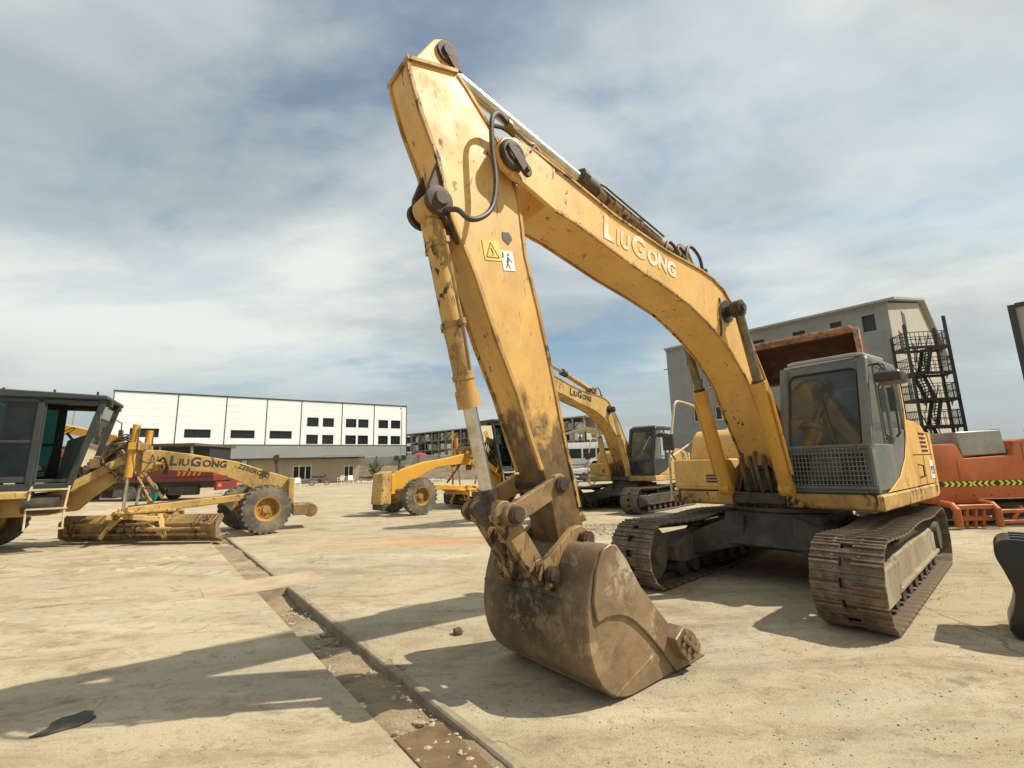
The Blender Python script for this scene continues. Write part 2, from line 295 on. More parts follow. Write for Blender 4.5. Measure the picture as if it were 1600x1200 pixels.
# ------------------------------------------------------------------ mesh helpers
class MB:
    def __init__(s): s.v = []; s.f = []
    def add(s, vs, fs, T=None):
        o = len(s.v); s.v += [tuple(T @ Vector(p)) if T is not None else tuple(p) for p in vs]
        s.f += [tuple(i+o for i in q) for q in fs]; return s
    def box(s, c, sz, T=None):
        x, y, z = (a/2 for a in sz); cx, cy, cz = c
        vs = [(cx+i*x, cy+j*y, cz+k*z) for i in (-1, 1) for j in (-1, 1) for k in (-1, 1)]
        return s.add(vs, [(0, 1, 3, 2), (4, 6, 7, 5), (0, 4, 5, 1), (2, 3, 7, 6), (0, 2, 6, 4), (1, 5, 7, 3)], T)
    def bb(s, x0, x1, y0, y1, z0, z1, T=None): return s.box(((x0+x1)/2, (y0+y1)/2, (z0+z1)/2), (abs(x1-x0), abs(y1-y0), abs(z1-z0)), T)
    def prism(s, pr, y0, y1, T=None):           # profile in x-z extruded along y
        a = sum(pr[i][0]*pr[(i+1) % len(pr)][1]-pr[(i+1) % len(pr)][0]*pr[i][1] for i in range(len(pr)))
        if a < 0: pr = pr[::-1]
        n = len(pr); vs = [(x, y0, z) for x, z in pr]+[(x, y1, z) for x, z in pr]
        fs = [tuple(range(n)), tuple(range(2*n-1, n-1, -1))]+[(i, i+n, (i+1) % n+n, (i+1) % n) for i in range(n)]
        return s.add(vs, fs, T)
    def plan(s, pr, z0, z1, T=None):            # profile in x-y extruded along z
        a = sum(pr[i][0]*pr[(i+1) % len(pr)][1]-pr[(i+1) % len(pr)][0]*pr[i][1] for i in range(len(pr)))
        if a < 0: pr = pr[::-1]
        n = len(pr); vs = [(x, y, z0) for x, y in pr]+[(x, y, z1) for x, y in pr]
        fs = [tuple(range(n-1, -1, -1)), tuple(range(n, 2*n))]+[(i, (i+1) % n, (i+1) % n+n, i+n) for i in range(n)]
        return s.add(vs, fs, T)
    def cyl(s, p0, p1, r, n=16, r2=None, T=None):
        p0, p1 = Vector(p0), Vector(p1); d = (p1-p0).normalized(); a = d.orthogonal().normalized(); b_ = d.cross(a)
        r2 = r if r2 is None else r2
        vs = [p0+(a*cos(2*pi*i/n)+b_*sin(2*pi*i/n))*r for i in range(n)]+[p1+(a*cos(2*pi*i/n)+b_*sin(2*pi*i/n))*r2 for i in range(n)]
        fs = [tuple(range(n-1, -1, -1)), tuple(range(n, 2*n))]+[(i, (i+1) % n, (i+1) % n+n, i+n) for i in range(n)]
        return s.add(vs, fs, T)
    def lathe(s, c, ax, prof, n=24, T=None):    # prof: (radius, offset along axis), closed if first == last
        c, ax = Vector(c), Vector(ax).normalized(); a = ax.orthogonal().normalized(); b_ = ax.cross(a)
        vs = [c+ax*h+(a*cos(2*pi*i/n)+b_*sin(2*pi*i/n))*r for r, h in prof for i in range(n)]
        m = len(prof); fs = []
        for j in range(m-1):
            for i in range(n): fs.append((j*n+i, j*n+(i+1) % n, (j+1)*n+(i+1) % n, (j+1)*n+i))
        if prof[0] != prof[-1]:
            fs.append(tuple(range(n-1, -1, -1))); fs.append(tuple(range((m-1)*n, m*n)))
        return s.add(vs, fs, T)
    def tube(s, pts, r, n=8, T=None):
        P = [Vector(p) for p in pts]; vs = []; fs = []; a = None
        for i, p in enumerate(P):
            d = ((P[min(i+1, len(P)-1)]-p).normalized()+(p-P[max(i-1, 0)]).normalized()).normalized()
            a = d.orthogonal().normalized() if a is None else (a-d*a.dot(d)).normalized()
            b_ = d.cross(a); vs += [p+(a*cos(2*pi*k/n)+b_*sin(2*pi*k/n))*r for k in range(n)]
        for i in range(len(P)-1):
            for k in range(n): fs.append((i*n+k, i*n+(k+1) % n, (i+1)*n+(k+1) % n, (i+1)*n+k))
        fs.append(tuple(range(n-1, -1, -1))); m = (len(P)-1)*n; fs.append(tuple(range(m, m+n)))
        return s.add(vs, fs, T)
    def bar(s, p0, p1, w, h, up=(0, 0, 1), T=None):   # box beam between two points, w sideways, h along up
        p0, p1 = Vector(p0), Vector(p1); d = (p1-p0).normalized(); u = Vector(up)
        if abs(d.dot(u)) > .98: u = Vector((1, 0, 0))
        sd_ = d.cross(u).normalized(); u = sd_.cross(d)
        vs = [p+sd_*(i*w/2)+u*(k*h/2) for p in (p0, p1) for i in (-1, 1) for k in (-1, 1)]
        return s.add(vs, [(0, 1, 3, 2), (4, 6, 7, 5), (0, 4, 5, 1), (2, 3, 7, 6), (0, 2, 6, 4), (1, 5, 7, 3)], T)
    def mesh(s, name, mats, bevel=0, smooth=True, seg=1, ang=35):
        me = bpy.data.meshes.new(name); me.from_pydata(s.v, [], s.f); me.validate()
        bm = bmesh.new(); bm.from_mesh(me); bmesh.ops.recalc_face_normals(bm, faces=bm.faces[:])
        if bevel:
            es = [e for e in bm.edges if len(e.link_faces) == 2 and e.calc_face_angle(0) > radians(28)]
            bmesh.ops.bevel(bm, geom=es, offset=bevel, offset_type='OFFSET', segments=seg, profile=.6, affect='EDGES', clamp_overlap=True)
        bm.to_mesh(me); bm.free()
        if smooth: me.shade_smooth(); me.set_sharp_from_angle(angle=radians(ang))
        me.materials.append(mats); return me
    def build(s, name, m, parent=None, bevel=0, smooth=True, seg=1, ang=35):
        return link(name, s.mesh(name, m, bevel, smooth, seg, ang), parent)
def link(name, me, parent=None):
    o = bpy.data.objects.new(name, me); COL.objects.link(o)
    if parent is not None: o.parent = parent
    return o
def tag(o, label=None, cat=None, group=None, kind=None):
    for k, v in (('label', label), ('category', cat), ('group', group), ('kind', kind)):
        if v: o[k] = v
    return o
def empty(name, loc, rz=0, label=None, cat=None, group=None):
    o = bpy.data.objects.new(name, None); COL.objects.link(o); o.location = loc; o.rotation_euler = (0, 0, rz)
    o.empty_display_size = .2
    return tag(o, label, cat, group)
def arc(cx, cz, r, a0, a1, n):
    return [(cx+r*cos(radians(a0+(a1-a0)*i/n)), cz+r*sin(radians(a0+(a1-a0)*i/n))) for i in range(n+1)]
def spline(pts, n=6):                            # Catmull-Rom
    P = [Vector(p) for p in pts]; out_ = []
    for i in range(len(P)-1):
        a, b_, c, d = P[max(i-1, 0)], P[i], P[i+1], P[min(i+2, len(P)-1)]
        for k in range(n):
            t = k/n
            out_.append(.5*((2*b_)+(c-a)*t+(2*a-5*b_+4*c-d)*t*t+(3*b_-a-3*c+d)*t**3))
    out_.append(P[-1]); return [tuple(p) for p in out_]
def rot_about(c, ang, axis='Y'):
    c = Vector(c); return Matrix.Translation(c) @ Matrix.Rotation(ang, 4, axis) @ Matrix.Translation(-c)
def lettering(name, chunks, origin, right, up, parent, m, thick=.012, gap=.0, bold=.02):
    """chunks: (text, height); laid along right from origin, glyph plane spanned by right/up."""
    right, up = Vector(right).normalized(), Vector(up).normalized(); nrm = right.cross(up).normalized(); up = nrm.cross(right)
    mb = MB(); x = 0.
    for text, h in chunks:
        cu = bpy.data.curves.new('t', 'FONT'); cu.body = text; cu.size = h/.70; cu.extrude = thick/2; cu.offset = bold*h; cu.resolution_u = 3
        ob = bpy.data.objects.new('t', cu); COL.objects.link(ob)
        dg = bpy.context.evaluated_depsgraph_get(); me = ob.evaluated_get(dg).to_mesh()
        vs = [v.co.copy() for v in me.vertices]; fs = [tuple(p.vertices) for p in me.polygons]
        if vs:
            x0 = min(v.x for v in vs); x1 = max(v.x for v in vs)
            mb.add([Vector(origin)+right*(x+v.x-x0)+up*v.y+nrm*v.z for v in vs], fs); x += x1-x0+h*.12+gap
        ob.to_mesh_clear(); bpy.data.objects.remove(ob); bpy.data.curves.remove(cu)
    return mb.build(name, m, parent, smooth=False)

def gz(x, y):
    d = hypot(x, y); return min(1.1, .018*max(0, d-25))

# ------------------------------------------------------------------ ground with the open drain
TA = Vector((-.614, .789)); TP = Vector((.789, .614)); T0 = Vector((-.58, 2.92))
def tw(s, p, z=0.): v = T0+TA*s+TP*p; return (v.x, v.y, z)
TRW = .41; S_END = 5.08; S_COV = 6.05; S_FAR = 12.2; S_NEAR = -5.0
def ground():
    far = [60, 90, 140, 220, 400, 800, 1500]
    sl = [-v for v in far[::-1]]+[-40, -25, -15, S_NEAR]+[-3, -1, 1, 3, S_END, S_COV, 8, 10, S_FAR, 16, 20, 25, 30, 35, 40, 45, 50]+far
    pl = [-v for v in far[::-1]]+[-45, -35, -25, -18, -12, -8, -5, -3, -1.5, 0, TRW, 2, 4, 7, 11, 16, 22, 28, 35, 45]+far
    vs = []; fs = [[], []]
    for s_ in sl:
        for p in pl:
            x, y, _ = tw(s_, p); vs.append((x, y, gz(x, y)))
    n = len(pl)
    for i in range(len(sl)-1):
        for j in range(n-1):
            if pl[j] == 0 and sl[i] >= S_NEAR and sl[i+1] <= S_FAR and not (sl[i] == S_END): continue
            fs[0 if pl[j] < 0 else 1].append((i*n+j, i*n+j+1, (i+1)*n+j+1, (i+1)*n+j))
    me = bpy.data.meshes.new('ground'); me.from_pydata(vs, [], fs[0]+fs[1]); me.materials.append(GR_L); me.materials.append(GR_R)
    for k, p in enumerate(me.polygons): p.material_index = 0 if k < len(fs[0]) else 1
    me.update(); o = link('ground', me); tag(o, 'dusty sunlit concrete yard floor', None, None, 'structure')
    if me.polygons[0].normal.z < 0: me.flip_normals()
ground()
def trench():
    tr = empty('trench', tw(0, 0), 0); tag(tr, 'shallow open drain channel cut through the yard', None, None, 'structure')
    def loc(s, p, z): a = Vector(tw(s, p, z))-Vector(tw(0, 0)); return tuple(a)
    for s0, s1 in ((S_NEAR, S_END), (S_COV, S_FAR)):
        mb = MB(); n = max(8, int((s1-s0)/.12)); rows = []
        for i in range(n+1):
            s_ = s0+(s1-s0)*i/n; row = []
            for j in range(6):
                p = TRW*j/5; row.append(loc(s_, p, (-.035-.022*max(0, min(s_, 5)) if s_ < 5.5 else -.035)+.05*mnoise.noise(Vector((s_*1.3, p*3, 2)))+.025*mnoise.noise(Vector((s_*7, p*9, 5)))))
            rows.append(row)
        vs = [p for r in rows for p in r]; mb.add(vs, [(i*6+j, i*6+j+1, (i+1)*6+j+1, (i+1)*6+j) for i in range(n) for j in range(5)])
        mb.build('trench_floor', TRM, tr)
        w = MB()
        for p, off in ((0, -.06), (TRW, .06)):
            w.add([loc(s0, p, -.003), loc(s1, p, -.003), loc(s1, p, -.3), loc(s0, p, -.3)], [(0, 1, 2, 3)])
        for s_ in (s0, s1):
            w.add([loc(s_, 0, -.003), loc(s_, TRW, -.003), loc(s_, TRW, -.3), loc(s_, 0, -.3)], [(0, 1, 2, 3)])
        w.build('trench_wall', KERB, tr, smooth=False)
    # kerb edging on the yard side, cast in lengths
    k = 0; s_ = S_NEAR
    while s_ < S_FAR-.3:
        e = min(s_+1.55+random.uniform(-.1, .1), S_END if s_ < S_END-.05 else S_FAR)
        if s_ < S_END-.05 and e > S_END-.4: e = S_END
        mb = MB(); q = [loc(s_+.006, TRW-.012, 0), loc(e-.006, TRW-.012, 0), loc(e-.006, TRW+.06, 0), loc(s_+.006, TRW+.06, 0)]
        z1 = .005+random.uniform(-.002, .006)
        vs = [(a, b_, -.2) for a, b_, c in q]+[(a, b_, z1) for a, b_, c in q]
        mb.add(vs, [(3, 2, 1, 0), (4, 5, 6, 7), (0, 1, 5, 4), (1, 2, 6, 5), (2, 3, 7, 6), (3, 0, 4, 7)])
        mb.build('kerb_block', KERB, tr, .012)
        s_ = e if abs(e-S_END) > .01 else S_COV
trench()
def slab(name, s0, s1, p0, p1, z0, z1, m, label, cat, rz=0, bevel=.01):
    mb = MB(); mb.bb(p0, p1, s0, s1, z0, z1); o = mb.build(name, m, None, bevel)
    o.matrix_world = Matrix(((TP.x, TA.x, 0, T0.x), (TP.y, TA.y, 0, T0.y), (0, 0, 1, 0), (0, 0, 0, 1)))
    return tag(o, label, cat)
slab('cover_slab', 5.22, 5.98, -.62, .98, -.1, .005, COVER, 'flat concrete cover slab bridging the open drain', 'slab')
slab('plywood_sheet', -.55, .42, .03, .36, -.040, -.026, PLYM, 'brown plywood sheet lying on the drain floor', 'board')
def scrap(name, pts, z, m, label, cat):
    mb = MB(); cx = sum(p[0] for p in pts)/len(pts); cy = sum(p[1] for p in pts)/len(pts)
    mb.plan([(p[0]-cx, p[1]-cy) for p in pts], 0, .008); o = mb.build(name, m, None, .002); o.location = (cx, cy, z); return tag(o, label, cat)
scrap('rubber_sheet', [(-3.20, 3.33), (-3.12, 3.35), (-3.05, 3.41), (-2.99, 3.46), (-2.97, 3.53), (-2.98, 3.58), (-3.03, 3.60), (-3.06, 3.65), (-3.13, 3.66), (-3.16, 3.60), (-3.21, 3.57), (-3.22, 3.50), (-3.18, 3.44)], .004, DARKM,
      'torn dark rubber sheet lying flat on the concrete', 'rubber')
def rock(name, x, y, z, r, m, sq=.6, seed=0):
    bm = bmesh.new(); bmesh.ops.create_icosphere(bm, subdivisions=2, radius=r)
    for v in bm.verts:
        v.co *= 1+.35*mnoise.noise(v.co*(1.6/r)+Vector((seed*3.1, 0, 0))); v.co.z *= sq
    me = bpy.data.meshes.new(name); bm.to_mesh(me); bm.free(); me.materials.append(m)
    o = link(name, me); o.location = (x, y, z+r*sq*.7); return o
tag(rock('earth_clod', -.62, 5.02, 0, .055, ROCKM, .7, 1), 'dark clod of earth on the ground left of the digging bucket', 'clod')
def pebbles(name, label, n, fn, r0, r1, m, par=None):
    rnd = random.Random(len(name)+n); vs = []; fs = []
    ico = bmesh.new(); bmesh.ops.create_icosphere(ico, subdivisions=1, radius=1); iv = [v.co.copy() for v in ico.verts]; fi = [tuple(v.index for v in f.verts) for f in ico.faces]; ico.free()
    for _ in range(n):
        x, y, z = fn(rnd); r = r0*(r1/r0)**(rnd.random()**2.2); sx, sy, sz = (r*rnd.uniform(.6, 1.2), r*rnd.uniform(.6, 1.2), r*rnd.uniform(.4, .8))
        o = len(vs); jit = [rnd.uniform(.75, 1.15) for _ in iv]
        vs += [(x+v.x*sx*j, y+v.y*sy*j, z+sz*.4+v.z*sz*j) for v, j in zip(iv, jit)]; fs += [tuple(i+o for i in f) for f in fi]
    me = bpy.data.meshes.new(name); me.from_pydata(vs, [], fs); me.materials.append(m)
    o = link(name, me, par); tag(o, label, 'gravel', None, 'stuff'); return o
def f_tr(r):
    s_ = r.uniform(-1.4, 5.0); x, y, _ = tw(s_, .03+r.random()**1.0*.36); return x, y, -.035-.022*max(0, s_)
pebbles('drain_gravel', 'loose pale gravel on the drain floor', 900, f_tr, .006, .034, PEB)
def f_yard(r):
    a = r.uniform(radians(25), radians(155)); d = 2.2+12*r.random()**1.7; return d*cos(a), d*sin(a), gz(d*cos(a), d*sin(a))
pebbles('yard_grit', 'scattered grit and small stones over the yard', 2600, lambda r: next(q for q in iter(lambda: f_yard(r), None) if not (-.05 < (Vector(q[:2])-T0).dot(TP) < .55) and mnoise.noise(Vector((q[0]*.9, q[1]*.9, 3))) > r.uniform(-.5, .45)),   .003, .011, PEB)
CRUMB = mat_simple('soil_crumb', (.27, .21, .14), .95, c2=(.13, .10, .065), scale=1.3, bump=0)
def f_crumb(r):
    while True:
        a = r.uniform(radians(22), radians(150)); d = 2.1+7.5*r.random()**1.6; x, y = d*cos(a), d*sin(a); p = (Vector((x, y))-T0).dot(TP)
        if -.03 < p < .52: continue
        if mnoise.noise(Vector((x*1.7, y*1.7, 8)))+.5*mnoise.noise(Vector((x*6, y*6, 2)))+(.28 if p > .5 else -.12) > r.uniform(0, .75): return x, y, 0
pebbles('soil_crumbs', 'dark crumbs of dry soil strewn over the near ground', 6500, f_crumb,   .002, .0085, CRUMB)
def f_heap(r): a = r.uniform(0, 2*pi); q = sqrt(r.random())*(1+.35*sin(3*a)); return 2.4+2.0*q*cos(a), 12.6+1.0*q*sin(a), 0
pebbles('gravel_patch', 'pale gravel spread behind the digging bucket', 2200, f_heap, .012, .05, PEB)

# ------------------------------------------------------------------ excavator
def shoe_mesh(m):
    mb = MB(); L = .094                       # triple grouser plate, half length along travel
    pr = [(-L, 0), (-L, .022), (-.082, .030), (-.070, .030), (-.066, .008), (-.012, .008), (-.008, .026), (.008, .026), (.012, .008),
          (.066, .008), (.070, .026), (.082, .026), (.088, .004), (.100, .002), (.100, -.008), (-L, -.008)]
    for y0, y1 in ((-.3, -.055), (.055, .3)): mb.prism(pr, y0, y1)
    mb.prism([(-.05, -.009), (-.05, .009), (-.012, .009), (-.008, .025), (.008, .025), (.012, .009), (.055, .009), (.055, -.009)], -.055, .055)
    for x in (-.04, .04):
        for y in (-.11, .11): mb.cyl((x, y, .006), (x, y, .02), .014, 6)
    return mb.mesh('track_shoe', m, 0, False)
SHOE = {}
def track_path(cx, r, t):                      # t along perimeter from bottom centre; returns x, z, angle (outward normal)
    per = 4*cx+2*pi*r; t %= per
    if t < cx: return t, 0-r, -90
    t -= cx
    if t < pi*r: a = -90+degrees_(t/r); return cx+r*cos(radians(a)), r*sin(radians(a)), a
    t -= pi*r
    if t < 2*cx: sag = -.035*sin(pi*t/(2*cx)*2)**2; return cx-t, r+sag, 90
    t -= 2*cx
    if t < pi*r: a = 90+degrees_(t/r); return -cx+r*cos(radians(a)), r*sin(radians(a)), a
    t -= pi*r; return -cx+t, -r, -90
degrees_ = math.degrees

def excavator(nm, label, loc, yaw, dtrack, st):
    ye, letm = st['yellow'], st['letter']; R = empty(nm, loc, yaw, label, 'excavator', 'yellow crawler excavators in the yard')
    first = st['first']
    # ---- undercarriage
    TM = Matrix.Rotation(dtrack, 4, 'Z')
    key = st['track'].name
    if key not in SHOE: SHOE[key] = shoe_mesh(st['track'])
    cx, r = 2.0, .40; zc = r+.034; per = 4*cx+2*pi*r; N = 55
    for sgn in (1, -1):
        yc = sgn*1.19
        fm = st['frame'] if sgn > 0 else st.get('frame_shaded', st['frame'])
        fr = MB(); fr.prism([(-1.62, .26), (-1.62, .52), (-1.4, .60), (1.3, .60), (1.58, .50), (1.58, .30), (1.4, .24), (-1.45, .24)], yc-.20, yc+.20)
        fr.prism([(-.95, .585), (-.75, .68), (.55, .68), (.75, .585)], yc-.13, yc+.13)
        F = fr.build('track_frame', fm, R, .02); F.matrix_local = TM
        g = MB(); g.bb(-1.55, 1.5, yc+sgn*.195, yc+sgn*.245, .255, .30); g.bb(1.28, 1.9, yc+sgn*.205, yc+sgn*.235, .28, .56)
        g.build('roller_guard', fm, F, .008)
        idl = MB(); idl.lathe((1.98, yc, zc), (0, 1, 0), [(.05, -.2), (.12, -.2), (.14, -.13), (.30, -.10), (.345, -.10), (.345, -.05), (.37, -.045), (.37, .045), (.345, .05), (.345, .1), (.30, .10), (.14, .13), (.12, .2), (.05, .2)], 32)
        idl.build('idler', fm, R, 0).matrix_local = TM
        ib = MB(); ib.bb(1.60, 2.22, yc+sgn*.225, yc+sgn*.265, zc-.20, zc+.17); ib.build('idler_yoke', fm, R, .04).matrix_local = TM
        sp = MB(); sp.lathe((-2.0, yc, zc), (0, 1, 0), [(.05, -.22), (.20, -.22), (.23, -.1), (.31, -.03), (.33, -.03), (.33, .03), (.31, .03), (.23, .1), (.20, .22), (.05, .22)], 32)
        for k in range(21):
            a = 2*pi*k/21; sp.box((0, 0, 0), (.06, .05, .05), Matrix.Translation((-2.0+.345*cos(a), yc, zc+.345*sin(a))) @ Matrix.Rotation(-a, 4, 'Y'))
        sp.build('sprocket', DARKM, R, 0).matrix_local = TM
        for k in range(8):
            ro = MB(); x = -1.42+k*.405; ro.lathe((x, yc, .175), (0, 1, 0), [(.04, -.19), (.10, -.19), (.10, -.12), (.075, -.1), (.075, .1), (.10, .12), (.10, .19), (.04, .19)], 14)
            ro.build('track_roller', DARKM, R, 0).matrix_local = TM
        for x in (-.65, .65):
            ro = MB(); ro.lathe((x, yc, .71), (0, 1, 0), [(.04, -.16), (.065, -.16), (.05, -.05), (.05, .05), (.065, .16), (.04, .16)], 12); ro.build('carrier_roller', DARKM, R, 0).matrix_local = TM
        # link chain as a closed belt inside the shoes
        ch = MB()
        for k in range(N*2):
            x, z, a = track_path(cx, r-.045, per*k/(N*2)); T = Matrix.Translation((x, yc, zc+z)) @ Matrix.Rotation(radians(90-a), 4, 'Y')
            for dy in (-.075, .075): ch.box((0, dy, 0), (.105, .035, .085), T)
        ch.build('link_chain', DARKM, R, 0, False).matrix_local = TM
        for k in range(N):
            x, z, a = track_path(cx, r, per*(k+.5)/N); s_ = link('track_shoe', SHOE[key], R)
            s_.matrix_local = TM @ Matrix.Translation((x, yc, zc+z)) @ Matrix.Rotation(radians(90-a), 4, 'Y')
    cb = MB(); cb.prism([(-1.0, .50), (-.75, .92), (.75, .92), (1.0, .50), (.8, .44), (-.8, .44)], -.62, .62)
    for sx in (-1, 1):
        for sy in (-1, 1):
            cb.add([(sx*x, sy*y, z) for x, y, z in ((.95, .3, .48), (1.12, 1.05, .30), (.62, 1.05, .30), (.3, .5, .48), (.88, .3, .90), (1.08, 1.05, .62), (.62, 1.05, .62), (.3, .5, .90))],
                   [(0, 1, 2, 3), (7, 6, 5, 4), (0, 4, 5, 1), (1, 5, 6, 2), (2, 6, 7, 3), (3, 7, 4, 0)])
    cb.build('undercarriage_frame', DARKM, R, .015).matrix_local = TM
    sr = MB(); sr.cyl((0, 0, .90), (0, 0, 1.04), .66, 40); sr.cyl((0, 0, .93), (0, 0, .985), .74, 40)
    for k in range(24): a = 2*pi*k/24; sr.cyl((.70*cos(a), .70*sin(a), .98), (.70*cos(a), .70*sin(a), 1.01), .02, 6)
    sr.build('slewing_ring', BLACKM, R, 0)
    # ---- upper frame
    uf = MB(); uf.bb(-2.35, .82, -.42, .30, 1.04, 1.20); uf.build('deck', BLACKM, R, .015)
    for y0, y1, m_ in ((.305, 1.36, ye), (-1.36, -.425, ye)):
        u = MB(); u.prism([(-2.3, 1.03), (-2.3, 1.20), (.84, 1.20), (.84, 1.04), (.80, 1.01), (-2.26, 1.0)], y0, y1); u.build('side_sill', st['sill'], R, .02)
    cw = MB(); cw.plan([(-2.3, 1.36), (-2.55, 1.34), (-2.8, 1.1), (-2.92, .6), (-2.95, 0), (-2.92, -.6), (-2.8, -1.1), (-2.55, -1.34), (-2.3, -1.36)], 1.02, 2.02)
    cw.build('counterweight', ye, R, .05, seg=2)
    bf = MB()
    for y in (-.36, .34): bf.prism([(-.35, 1.2), (-.1, 1.75), (.15, 1.85), (.35, 1.75), (.75, 1.2)], y-.02, y+.02)
    bf.build('boom_bracket', BLACKM, R, .008)
    # engine hood across the back and panel behind the cab
    hd = MB(); hd.prism([(-2.3, 1.21), (-2.3, 2.22), (-2.2, 2.30), (-1.15, 2.30), (-1.0, 2.2), (-1.0, 1.21)], -1.33, .28); H_ = hd.build('engine_hood', ye, R, .03)
    h2 = MB(); h2.prism([(-1.0, 1.21), (-1.0, 2.14), (-.85, 2.16), (.05, 2.16), (.18, 2.06), (.30, 1.75), (.30, 1.21)], -1.33, -.44); h2.build('front_hood', ye, R, .03)
    sp_ = MB(); sp_.prism([(-2.3, 1.21), (-2.3, 1.72), (-2.22, 1.95), (-2.02, 2.10), (-1.62, 2.16), (-1.07, 2.18), (-1.07, 1.21)], .29, 1.345)
    S = sp_.build('side_panel', ye, R, .04, seg=2)
    sl_ = MB()
    for k in range(5):
        for j in range(4): sl_.bb(-2.1+.02*k+j*.11, -2.02+.02*k+j*.11, 1.30, 1.352, 1.70+k*.065, 1.735+k*.065)
    sl_.build('vent_slot', BLACKM, S, .004)
    ln = MB(); ln.bb(-2.29, -1.08, 1.345, 1.349, 1.655, 1.667); ln.bb(-1.70, -1.69, 1.345, 1.349, 1.22, 1.66); ln.build('panel_seam', BLACKM, S)
    hn = MB(); hn.tube([(-1.28, 1.34, 1.33), (-1.28, 1.40, 1.35), (-1.28, 1.40, 1.50), (-1.28, 1.34, 1.52)], .012); hn.build('panel_handle', BLACKM, S)
    if first:
        dc = MB(); dc.bb(-2.28, -2.02, 1.347, 1.352, 1.29, 1.57); D_ = dc.build('decal_plate', WHITEP, S)
        lettering('decal_number', [('925', .12)], (-2.05, 1.3535, 1.36), (-1, 0, 0), (0, 0, 1), D_, mat_simple('blue_print', (.05, .09, .25), .5, bump=0), .002)
    # right front box (tank) with louvre, lower step and railing
    bx = MB(); bx.bb(.305, .80, -1.35, -.50, 1.22, 1.68); B = bx.build('tool_box', ye, R, .02)
    pn = MB(); pn.bb(.80, .815, -1.30, -.56, 1.27, 1.64); pn.build('box_door', ye, B, .006)
    lv = MB()
    for k in range(3): lv.bb(.81, .822, -.80, -.60, 1.33+k*.045, 1.358+k*.045)
    lv.build('louvre', BLACKM, B)
    hr = MB(); hr.tube(spline([(.86, -1.38, 1.05), (.86, -1.38, 1.5), (.80, -1.38, 1.9), (.62, -1.38, 2.45), (.55, -1.38, 2.62), (.42, -1.38, 2.68), (-.1, -1.38, 2.62), (-.35, -1.37, 2.5), (-.42, -1.36, 2.1)], 4), .02)
    hr.tube([(.84, -1.38, 1.72), (.2, -1.38, 1.95), (-.4, -1.37, 2.2)], .016); hr.build('handrail', CREAM, R)
    mr = MB(); mr.tube([(.80, -1.30, 1.68), (.88, -1.36, 1.85)], .012); mr.bb(.86, .92, -1.44, -1.26, 1.84, 2.10); mr.build('mirror', BLACKM, R, .01)
    # ---- cab
    cabm = st['cab']; cab = empty_part('cab', R)
    y0, y1 = .31, 1.33
    side = [(.80, 1.22), (.82, 1.74), (.50, 2.86), (.40, 2.96), (-.98, 3.0), (-1.05, 2.9), (-1.05, 1.22)]
    fl = MB(); fl.bb(-1.03, .78, y0+.02, y1-.02, 1.205, 1.27); fl.build('cab_floor', BLACKM, cab)
    rf = MB(); rf.prism([(.50, 2.84), (.44, 2.92), (.36, 2.965), (-.95, 2.985), (-1.03, 2.94), (-1.04, 2.84)], y0, y1); RF = rf.build('roof', cabm, cab, .05, seg=3)
    rr = MB(); rr.tube([(.46, y0+.1, 2.955), (.44, y0+.16, 2.975), (.42, y1-.16, 2.975), (.38, y1-.06, 2.97), (-.5, y1-.05, 3.0)], .028, 8)
    rr.bb(-.6, .1, y0+.25, y1-.25, 2.97, 3.02); rr.build('roof_trim', STEELG, RF, 0)
    for y in (y0+.05, y1-.05):
        pl = MB()
        pl.bar((.765, y, 1.22), (.785, y, 1.75), .10, .11, (1, 0, 0)); pl.bar((.785, y, 1.72), (.455, y, 2.9), .10, .11, (1, 0, .3)); pl.build('front_pillar', cabm, cab, .02, seg=2)
        pr_ = MB(); pr_.bar((-.99, y, 1.22), (-.98, y, 2.9), .10, .12, (1, 0, 0)); pr_.build('rear_pillar', cabm, cab, .02)
    hb = MB(); hb.bb(.74, .81, y0+.1, y1-.1, 1.21, 1.29); hb.build('lower_crossbar', cabm, cab, .012)
    wr = MB(); O_ = Vector((.812, (y0+y1)/2, 1.70)); vv = Vector((-.345, 0, 1.19)); vl = vv.length; vv.normalize(); nn = Vector((vv.z, 0, -vv.x)); hw = (y1-y0)/2
    def rr_(w, b0, b1, rad):
        pts = []
        for cy_, cz_, a0 in ((w-rad, b1-rad, 0), (-w+rad, b1-rad, 90), (-w+rad, b0+rad, 180), (w-rad, b0+rad, 270)):
            for k_ in range(6): a = radians(a0+18*k_); pts.append((cy_+rad*cos(a), cz_+rad*sin(a)))
        return pts
    oo, ii = rr_(hw, -.01, vl, .10), rr_(hw-.105, .06, vl-.10, .09)
    P3 = lambda q, d_: tuple(O_+Vector((0, q[0], 0))+vv*q[1]+nn*d_)
    nq = len(oo); vsr = [P3(q, d_) for d_ in (.012, -.045) for rg_ in (oo, ii) for q in rg_]
    fsr = []
    for k_ in range(nq):
        j_ = (k_+1) % nq; fsr += [(k_, j_, nq+j_, nq+k_), (2*nq+k_, 3*nq+k_, 3*nq+j_, 2*nq+j_), (k_, 2*nq+k_, 2*nq+j_, j_), (nq+k_, nq+j_, 3*nq+j_, 3*nq+k_)]
    wr.add(vsr, fsr); wr.build('windscreen_frame', cabm, cab, .006)
    gk_ = MB(); gk_.tube([P3((q[0]*.985, q[1]), .004) for q in rr_(hw-.11, .065, vl-.105, .085)]+[P3((rr_(hw-.11, .065, vl-.105, .085)[0][0]*.985, rr_(hw-.11, .065, vl-.105, .085)[0][1]), .004)], .012, 6); gk_.build('windscreen_seal', BOOTH, cab)
